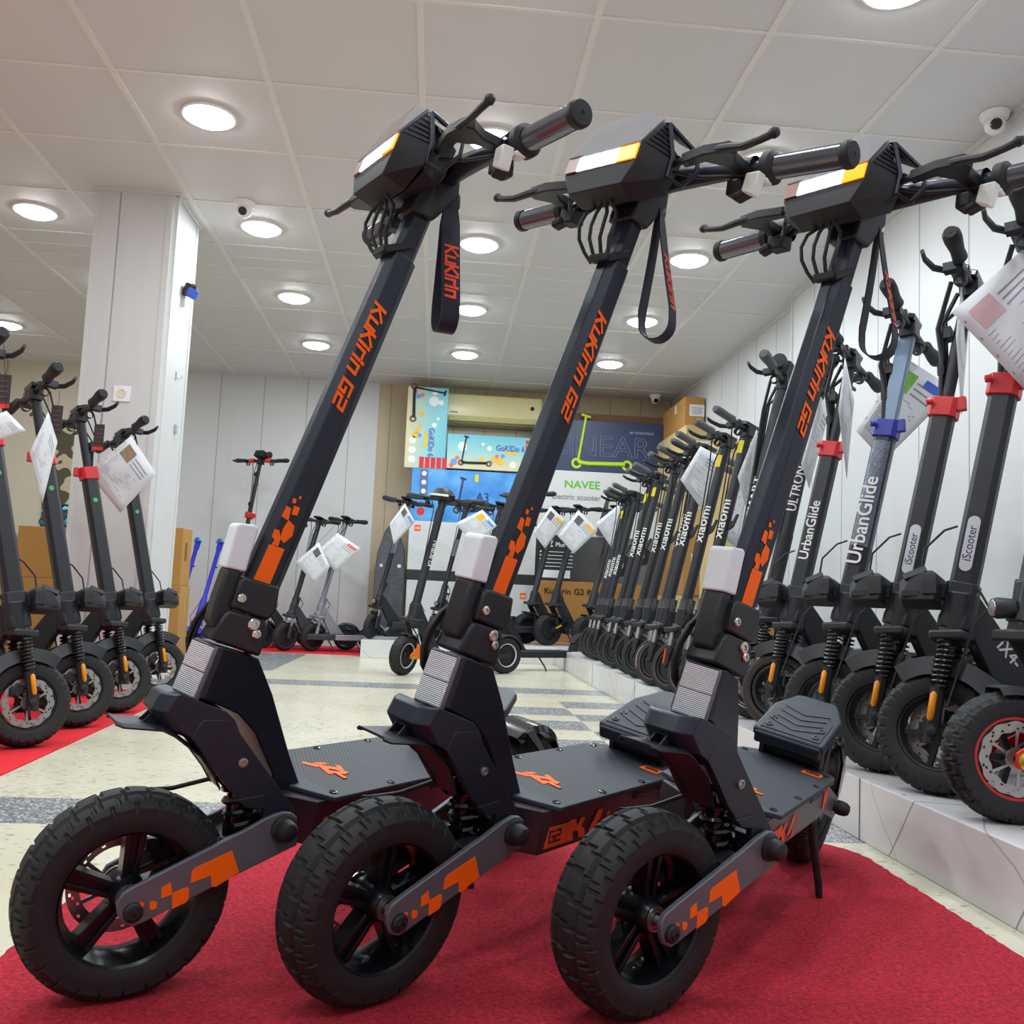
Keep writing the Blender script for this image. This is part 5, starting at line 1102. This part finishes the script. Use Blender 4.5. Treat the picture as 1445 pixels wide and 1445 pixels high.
# cardboard stack along the right wall
GC = 'cardboard boxes stacked in the back right corner'
for k, (x, y, z, d, m, lab) in enumerate([(2.11, 7.88, .37, (.22, .9, .46), CARD2, 'pale cardboard box at the bottom of the back right stack'), (2.11, 7.86, .84, (.22, .94, .478), CARD, 'brown cardboard box second from the bottom of the back right stack'), (2.11, 7.88, 1.315, (.22, .9, .468), CARD2, 'pale cardboard box third from the bottom of the back right stack'), (2.11, 7.90, 1.775, (.225, 1.0, .448), CARD2, 'long pale cardboard box just under the brown one by the ceiling'), (2.13, 8.08, 2.145, (.17, .9, .285), CARD, 'brown cardboard box with a white address label, topmost in the back right corner'), (2.12, 6.86, .945, (.17, .34, 1.612), CARD2, 'tall pale cardboard box with labels standing by the right wall')]):
    t = carton('cardboard_box', lab, 'box', (x, y, z), d, m, GC); y0 = -d[1]/2
    decal(t, 'address_label', PAP, [(.02, d[2]*.6, .13, .10)], y0); decal(t, 'label_print', INK, [(.02, d[2]*.6+.02-.016*q, .10-.02*(q % 2), .006) for q in range(4)], y0-.001)
    mb = MB(); mb.box((-d[0]/2-.001, y0+.3, d[2]*.8), (.002, .05, .07)); mb.build('side_label', PAP, t, smooth=0)
t = carton('cardboard_box', 'small cardboard box with a barcode label behind the dense scooter row', 'box', (2.10, 5.98, .40), (.17, .30, .52), CARD, GC); decal(t, 'barcode_label', PAP, [(-.02, .40, .13, .10)], -.17); decal(t, 'barcode', BLK2, [(-.06+.009*q, .41, .003+.002*(q % 3), .05) for q in range(10)], -.171)
# left of the pillar
t = carton('cardboard_box', 'large cardboard box with outlined letters behind the left scooters', 'box', (-2.08, 5.62, .655), (.52, .42, .29), CARD, 'cardboard boxes left of the pillar'); decal(t, 'o', whp, [], -.21, [('AOVO', .12, .12, .12, 1, False, .006)], mat('dark red ink', (110, 50, 36), .7), 'outline_lettering')
carton('cardboard_box', 'cardboard box underneath the one with outlined letters, left of the pillar', 'box', (-2.26, 5.62, .255), (.88, .46, .508), CARD, 'cardboard boxes left of the pillar')
t = thing('helmet', 'silver grey motorcycle helmet with open black visor on a cardboard box', 'helmet', (-2.485, 5.55, .510)); mb = MB(); mb.M = Matrix.Translation((0, 0, .13)) @ Matrix.Diagonal((1.15, 1, 1, 1)); mb.lathe([(.0001, .135), (.05, .128), (.095, .098), (.125, .045), (.13, -.01), (.122, -.07), (.105, -.12), (.06, -.128), (.0001, -.13)], axis='z', n=36); mb.build('shell', mat('silver helmet paint', (150, 154, 160), .18, .5, noise=.4, nscale=14), t, smooth=60)
mb = MB(); mb.M = Matrix.Translation((.012, -.03, .115)) @ Matrix.Diagonal((1.12, 1, .9, 1)); mb.lathe([(.126, .035), (.134, .0), (.130, -.055), (.112, -.11)], axis='z', n=20, a0=-1.9, a1=.2); mb.build('visor', GLS, t, smooth=60)
t = thing('bag', 'blue patterned soft bag on top of the lettered cardboard box', 'bag', (-2.10, 5.55, .801)); bgm = NT('blue paisley cloth', .7); bgm.col(bgm.mix(bgm.math('GREATER_THAN', bgm.voro(14), .42), bgm.mix(bgm.noise(20), (20, 130, 190), (60, 190, 220)), (30, 50, 60))); mb = MB(); mb.M = Matrix.Diagonal((1.5, 1, .62, 1)); mb.lathe([(.0001, .21), (.04, .20), (.085, .16), (.115, .10), (.125, .05), (.115, .012), (.06, 0), (.0001, 0)], axis='z', n=24); mb.build('cloth', bgm.m, t, smooth=60)
mb = MB(); mb.tube([(-.06, -.07, .10), (-.02, -.10, .13), (.05, -.09, .12), (.08, -.06, .09)], .007, 8); mb.build('handle', BLK2, t)
t = thing('cardboard_box', 'tall narrow cardboard box leaning beside the pillar, upper of two', 'box', (-1.665, 6.2, .50), 0, 'narrow boxes beside the pillar'); B((0, 0, .185), (.10, .22, .37)).build('carton', CARD, t, bevel=.003); mb = MB(); mb.box((.0506, -.02, .22), (.001, .05, .12)); mb.build('printed_panel', mat('brown ink', (120, 84, 40), .8), t)
t = thing('cardboard_box', 'tall narrow cardboard box standing on the floor right of the pillar', 'box', (-1.655, 6.2, .0), 0, 'narrow boxes beside the pillar'); B((0, 0, .25), (.10, .22, .498)).build('carton', CARD, t, bevel=.003); mb = MB(); mb.box((.0506, 0, .25), (.001, .03, .46)); mb.build('tape', mat('packing tape', (186, 150, 96), .35), t)
# wrapped board on the back podium
t = thing('wrapped_board', 'dark board in clear wrap leaning on the oak wall', 'skateboard', (-.40, 8.30, PZ)); P = [(-.08, .0), (-.13, .1), (-.135, .55), (-.12, .75), (-.06, .95), (.0, 1.02), (.06, .95), (.12, .75), (.135, .5), (.13, .1), (.08, .0)]; mb = MB(); mb.prism(P, -.02, .03); o = mb.build('board', mat('wrapped charcoal', (50, 54, 64), .22, noise=.4, nscale=18, bump=.8, bscale=30), t, bevel=.006)
o.rotation_euler = (rad(-8), 0, 0); mb = MB(); mb.box((.08, -.026, .62), (.03, .002, .03)); mb.box((-.08, -.026, .62), (.025, .002, .025)); q = mb.build('white_patch', PAP, t); q.rotation_euler = (rad(-8), 0, 0)  # two small white squares on the front of the wrapped board
# documents
bpy.context.view_layer.update(); BARS = []
for _o in bpy.data.objects:
    if _o.name.split('.')[0] == 'handlebar' and _o.parent and _o.parent.get('category'):
        for _v in list(_o.data.vertices)[::12]: BARS.append(_o.matrix_world @ _v.co)
def sheet(P, label, k=0., pic=None, stripe=None, lines=14, group='document sheets hanging on the scooters', rot=0):
    c = [Vector(p) for p in P]; ctr = sum(c, Vector())/4; Q = []
    for p in c:
        dx = p.x-ctr.x; y = p.y+dx*k; Q.append(Vector((p.x*y/p.y, y, .513+(p.z-.513)*y/p.y)))
    if rot: Q = Q[rot:]+Q[:rot]
    t = thing('document_sheet', label, 'paper', tuple(Q[0]), 0, group); o = Q[0]
    def pt(u, v, off=0.):
        n = (Q[1]-Q[0]).cross(Q[3]-Q[0]).normalized()
        if n.y > 0: n = -n
        bow = .006*sin(pi*u)*sin(pi*v)
        return tuple((Q[0]*(1-u)*(1-v)+Q[1]*u*(1-v)+Q[2]*u*v+Q[3]*(1-u)*v)-o+n*(off+bow))
    def quad(mb, u0, v0, u1, v1, off, n=1):
        vs = [pt(u0+(u1-u0)*i/n, v0+(v1-v0)*j/n, off) for j in range(n+1) for i in range(n+1)]; fs = [(j*(n+1)+i, j*(n+1)+i+1, (j+1)*(n+1)+i+1, (j+1)*(n+1)+i) for j in range(n) for i in range(n)]; mb.add(vs, fs)
    mb = MB(); quad(mb, 0, 0, 1, 1, 0, 6); a = mb.build('page', PAP, t, smooth=60); so = a.modifiers.new('t', 'SOLIDIFY'); so.thickness = .0012; so.offset = 0
    mb = MB(); rnd = random.Random(len(label))
    for q in range(lines):
        v = .40+.52*q/lines; quad(mb, .10, v, .10+rnd.uniform(.35, .72), v+.008, .0014)
    for q in range(3): quad(mb, .45, .16+.07*q, .85, .18+.07*q, .0014)
    mb.build('print', INK, t, smooth=0)
    if pic: mb = MB(); quad(mb, .12, .10, .40, .34, .0016, 2); mb.build('picture', pic, t, smooth=0)
    if stripe: mb = MB(); quad(mb, .55, .08, .92, .17, .0017); mb.build('coloured_band', stripe, t, smooth=0)
    mb = MB()
    for q in range(4): quad(mb, .02, .14+.22*q, .035, .17+.22*q, .0018)
    mb.build('punch_holes', mat('punch hole grey', (120, 122, 126), .6), t, smooth=0)
    top = max(Q, key=lambda p: p.z); best = min(BARS, key=lambda b: (b-top).length)
    if (best-top).length < .9: mb = MB(); mb.tube([top-o, (top-o).lerp(best-o, .5)+Vector((0, 0, .0)), best-o], .0009, 5); mb.build('string', CAB, t)
    return t
pcb = mat('brown photo', (150, 122, 100), .6, noise=.5, nscale=60); pcd = mat('grey photo', (96, 92, 88), .6, noise=.6, nscale=60)
sheet([(-1.275, 2.80, .995), (-1.215, 2.80, .94), (-1.308, 2.80, .90), (-1.353, 2.80, .957)], 'folded white sheet on the scooter at the left edge', .6)
sheet([(-1.331, 3.22, 1.071), (-1.292, 3.22, .971), (-1.323, 3.22, .76), (-1.379, 3.22, .931)], 'white sheet hanging between the two red clamped left scooters', 1.1)
sheet([(-1.334, 4.08, 1.138), (-1.214, 4.08, .978), (-1.352, 4.08, .804), (-1.502, 4.08, .971)], 'white sheet with a brown photo hanging before the pillar', 0, pcb, None)
sheet([(-.946, 7.6, .897), (-.843, 7.6, .704), (-.966, 7.6, .566), (-1.124, 7.6, .726)], 'white sheet on the dark grey far scooter, left of a second sheet', 0, pcd)
sheet([(-.802, 7.62, .98), (-.607, 7.62, .861), (-.8, 7.62, .666), (-.959, 7.62, .821)], 'white sheet on the light grey far scooter', 0, None, pkp)
sheet([(-.264, 7.35, 1.225), (-.175, 7.35, 1.082), (-.333, 7.35, .893), (-.375, 7.35, 1.055)], 'white sheet with a blue band beside the wrapped board', .6, pcd, blp)
sheet([(.35, 7.3, 1.2), (.47, 7.3, 1.08), (.307, 7.3, .907), (.14, 7.3, 1.081)], 'white sheet with a yellow photo and blue band above the white foam sleeve', 0, yelp, blp)
sheet([(.903, 7.4, 1.266), (1.031, 7.4, 1.151), (.871, 7.4, .923), (.767, 7.4, 1.045)], 'white sheet with a yellow band next to the second front stem', .3, pcd, yelp)
sheet([(1.114, 7.3, 1.239), (1.277, 7.3, 1.081), (1.09, 7.3, .888), (.958, 7.3, 1.021)], 'white sheet with a yellow band above the dark photo printed box', 0, pcd, yelp)
sheet([(1.344, 6.7, 1.255), (1.330, 6.7, 1.06), (1.281, 6.7, .908), (1.152, 6.7, 1.086)], 'white sheet at the far end of the dense scooter row', .3)
sheet([(1.19, 4.15, 1.25), (1.285, 4.15, 1.205), (1.225, 4.15, .93), (1.10, 4.15, 1.09)], 'white sheet in front of the middle of the dense scooter row', .6)
sheet([(1.262, 3.6, 1.234), (1.28, 3.6, 1.068), (1.238, 3.6, .865), (1.188, 3.6, 1.037)], 'white sheet just left of the third front stem', 1.3)
sheet([(1.42, 4.3, 1.28), (1.50, 4.3, 1.26), (1.42, 4.3, .80), (1.33, 4.3, .86)], 'white sheet hanging behind the second nearest dense row scooter', .8)
sheet([(1.314, 3.1, 1.263), (1.348, 3.1, 1.219), (1.277, 3.1, .938), (1.248, 3.1, 1.023)], 'crumpled clear sleeve right of the third front stem', 1.3)
sheet([(1.229, 2.72, 1.298), (1.259, 2.72, 1.167), (1.238, 2.72, .922), (1.21, 2.72, 1.135)], 'sleeve seen nearly edge on in front of the red clamp', 2.5)
sheet([(1.365, 2.62, 1.285), (1.525, 2.62, 1.195), (1.305, 2.62, .965), (1.22, 2.62, 1.05)], 'sheet with green and blue printed panels behind the bubble wrapped stem', 0, mat('green photo', (110, 170, 60), .6, noise=.4, nscale=50), mat('blue panel', (50, 100, 200), .5), 20)
sheet([(1.301, 2.2, 1.379), (1.315, 2.2, 1.229), (1.298, 2.2, 1.023), (1.284, 2.2, 1.227)], 'sleeve seen edge on beside the upper stem with the red clamp', 3.)
sheet([(1.099, 1.9, 1.18), (1.27, 1.9, 1.34), (1.406, 1.9, 1.202), (1.267, 1.9, 1.017)], 'large hanging sleeve with punch holes at the upper right edge', 0, mat('faint pink print', (206, 172, 176), .6), None, 10, rot=0)
for (x, y, z, lab) in [(-1.32, 2.87, 1.067, 'dark hang tag with a red base on the scooter at the left edge'), (-1.322, 3.27, 1.055, 'dark hang tag with a photo beside the second left scooter stem'), (-1.324, 3.68, 1.065, 'dark hang tag with a red base in front of the pillar')]:
    t = thing('hang_tag', lab, 'tag', (x, y, z), 0, 'dark hang tags'); B((0, 0, 0), (.038, .002, .10)).build('card', mat('tag black', (44, 44, 48), .5), t)
    if 'red base' in lab: B((0, -.0005, -.045), (.038, .003, .012)).build('red_edge', RDS, t)
    mb = MB()
    for q in range(5): mb.box((0, -.0016, .03-.016*q), (.028-.004*(q % 2), .0008, .003))
    mb.build('print', mat('tag print', (120, 60, 62), .6), t)
    mb = MB(); mb.tube([(0, 0, .048), (.004, 0, .075), (.0, 0, .10)], .0008, 5); mb.build('string', CAB, t)
# red sleeves on the tall scooter's bar

# ceiling cameras, socket, hooks, pillar lamp
def dome(x, y, label, side=1):
    t = thing('ceiling_camera', label, 'security camera', (x, y, CEIL), 0, 'dome cameras')
    mb = MB(); mb.lathe([(.052, 0), (.056, -.004), (.050, -.024), (.040, -.032), (.0001, -.032)], axis='z', n=28); mb.build('base', RIM, t)
    mb = MB(); mb.lathe([(.0001, -.085), (.018, -.082), (.034, -.068), (.040, -.046), (.036, -.026)], axis='z', n=28); mb.build('ball', RIM, t, smooth=60)
    mb = MB(); mb.M = Matrix.Translation((-.012*side, -.030, -.060)) @ rotm(.45, 0, 0); mb.lathe([(.0001, -.010), (.018, -.010), (.022, -.004), (.022, .006)], n=20); mb.build('lens', GLS, t)
dome(-1.075, 4.724, 'small dome camera on the ceiling right of the white pillar', 0); dome(2.09, 3.31, 'white dome camera at the top right corner of the photo'); dome(1.99, 8.50, 'white dome camera far back above the navy box', 0)
t = thing('wall_socket', 'white power socket on the front of the pillar', 'socket', (-1.59, 4.68, 1.437)); B((0, -.004, 0), (.085, .008, .08)).build('plate', RIM, t, bevel=.003); mb = MB(); mb.lathe([(.0001, -.0085), (.018, -.009), (.020, -.012), (.022, -.012), (.022, -.006)], n=22); mb.build('outlet', mat('cream outlet', (220, 212, 186), .4), t)
t = thing('wall_lamp', 'black and blue clip lamp high on the pillar side', 'lamp', (-1.40, 4.93, 2.0)); mb = MB(); mb.box((.035, -.02, .06), (.06, .06, .07), rot=(.4, .3, .2)); mb.build('lamp_body', GLS, t, bevel=.008); mb = MB(); mb.box((.055, -.045, .035), (.05, .03, .05), rot=(.3, .5, 0)); mb.build('lens', mat('blue lens', (50, 90, 200), .1), t, bevel=.004); mb = MB(); mb.box((.006, 0, .02), (.012, .03, .09)); mb.build('bracket', RIM, t)
t = thing('wall_hook', 'small metal hook on the right face of the pillar', 'hook', (-1.40, 4.89, 1.58)); mb = MB(); mb.box((.002, 0, .01), (.004, .012, .045)); mb.build('plate', CHR, t); mb = MB(); mb.tube([(.004, 0, .0), (.02, 0, -.008), (.032, 0, .0), (.034, 0, .014)], .002, 8); mb.build('prong', CHR, t)
t = thing('wall_switch', 'small grey clip low on the right face of the pillar', 'clip', (-1.40, 4.95, 1.32)); B((.006, 0, 0), (.012, .03, .045)).build('clip_body', mat('pale grey plastic', (170, 172, 180), .5), t, bevel=.002)
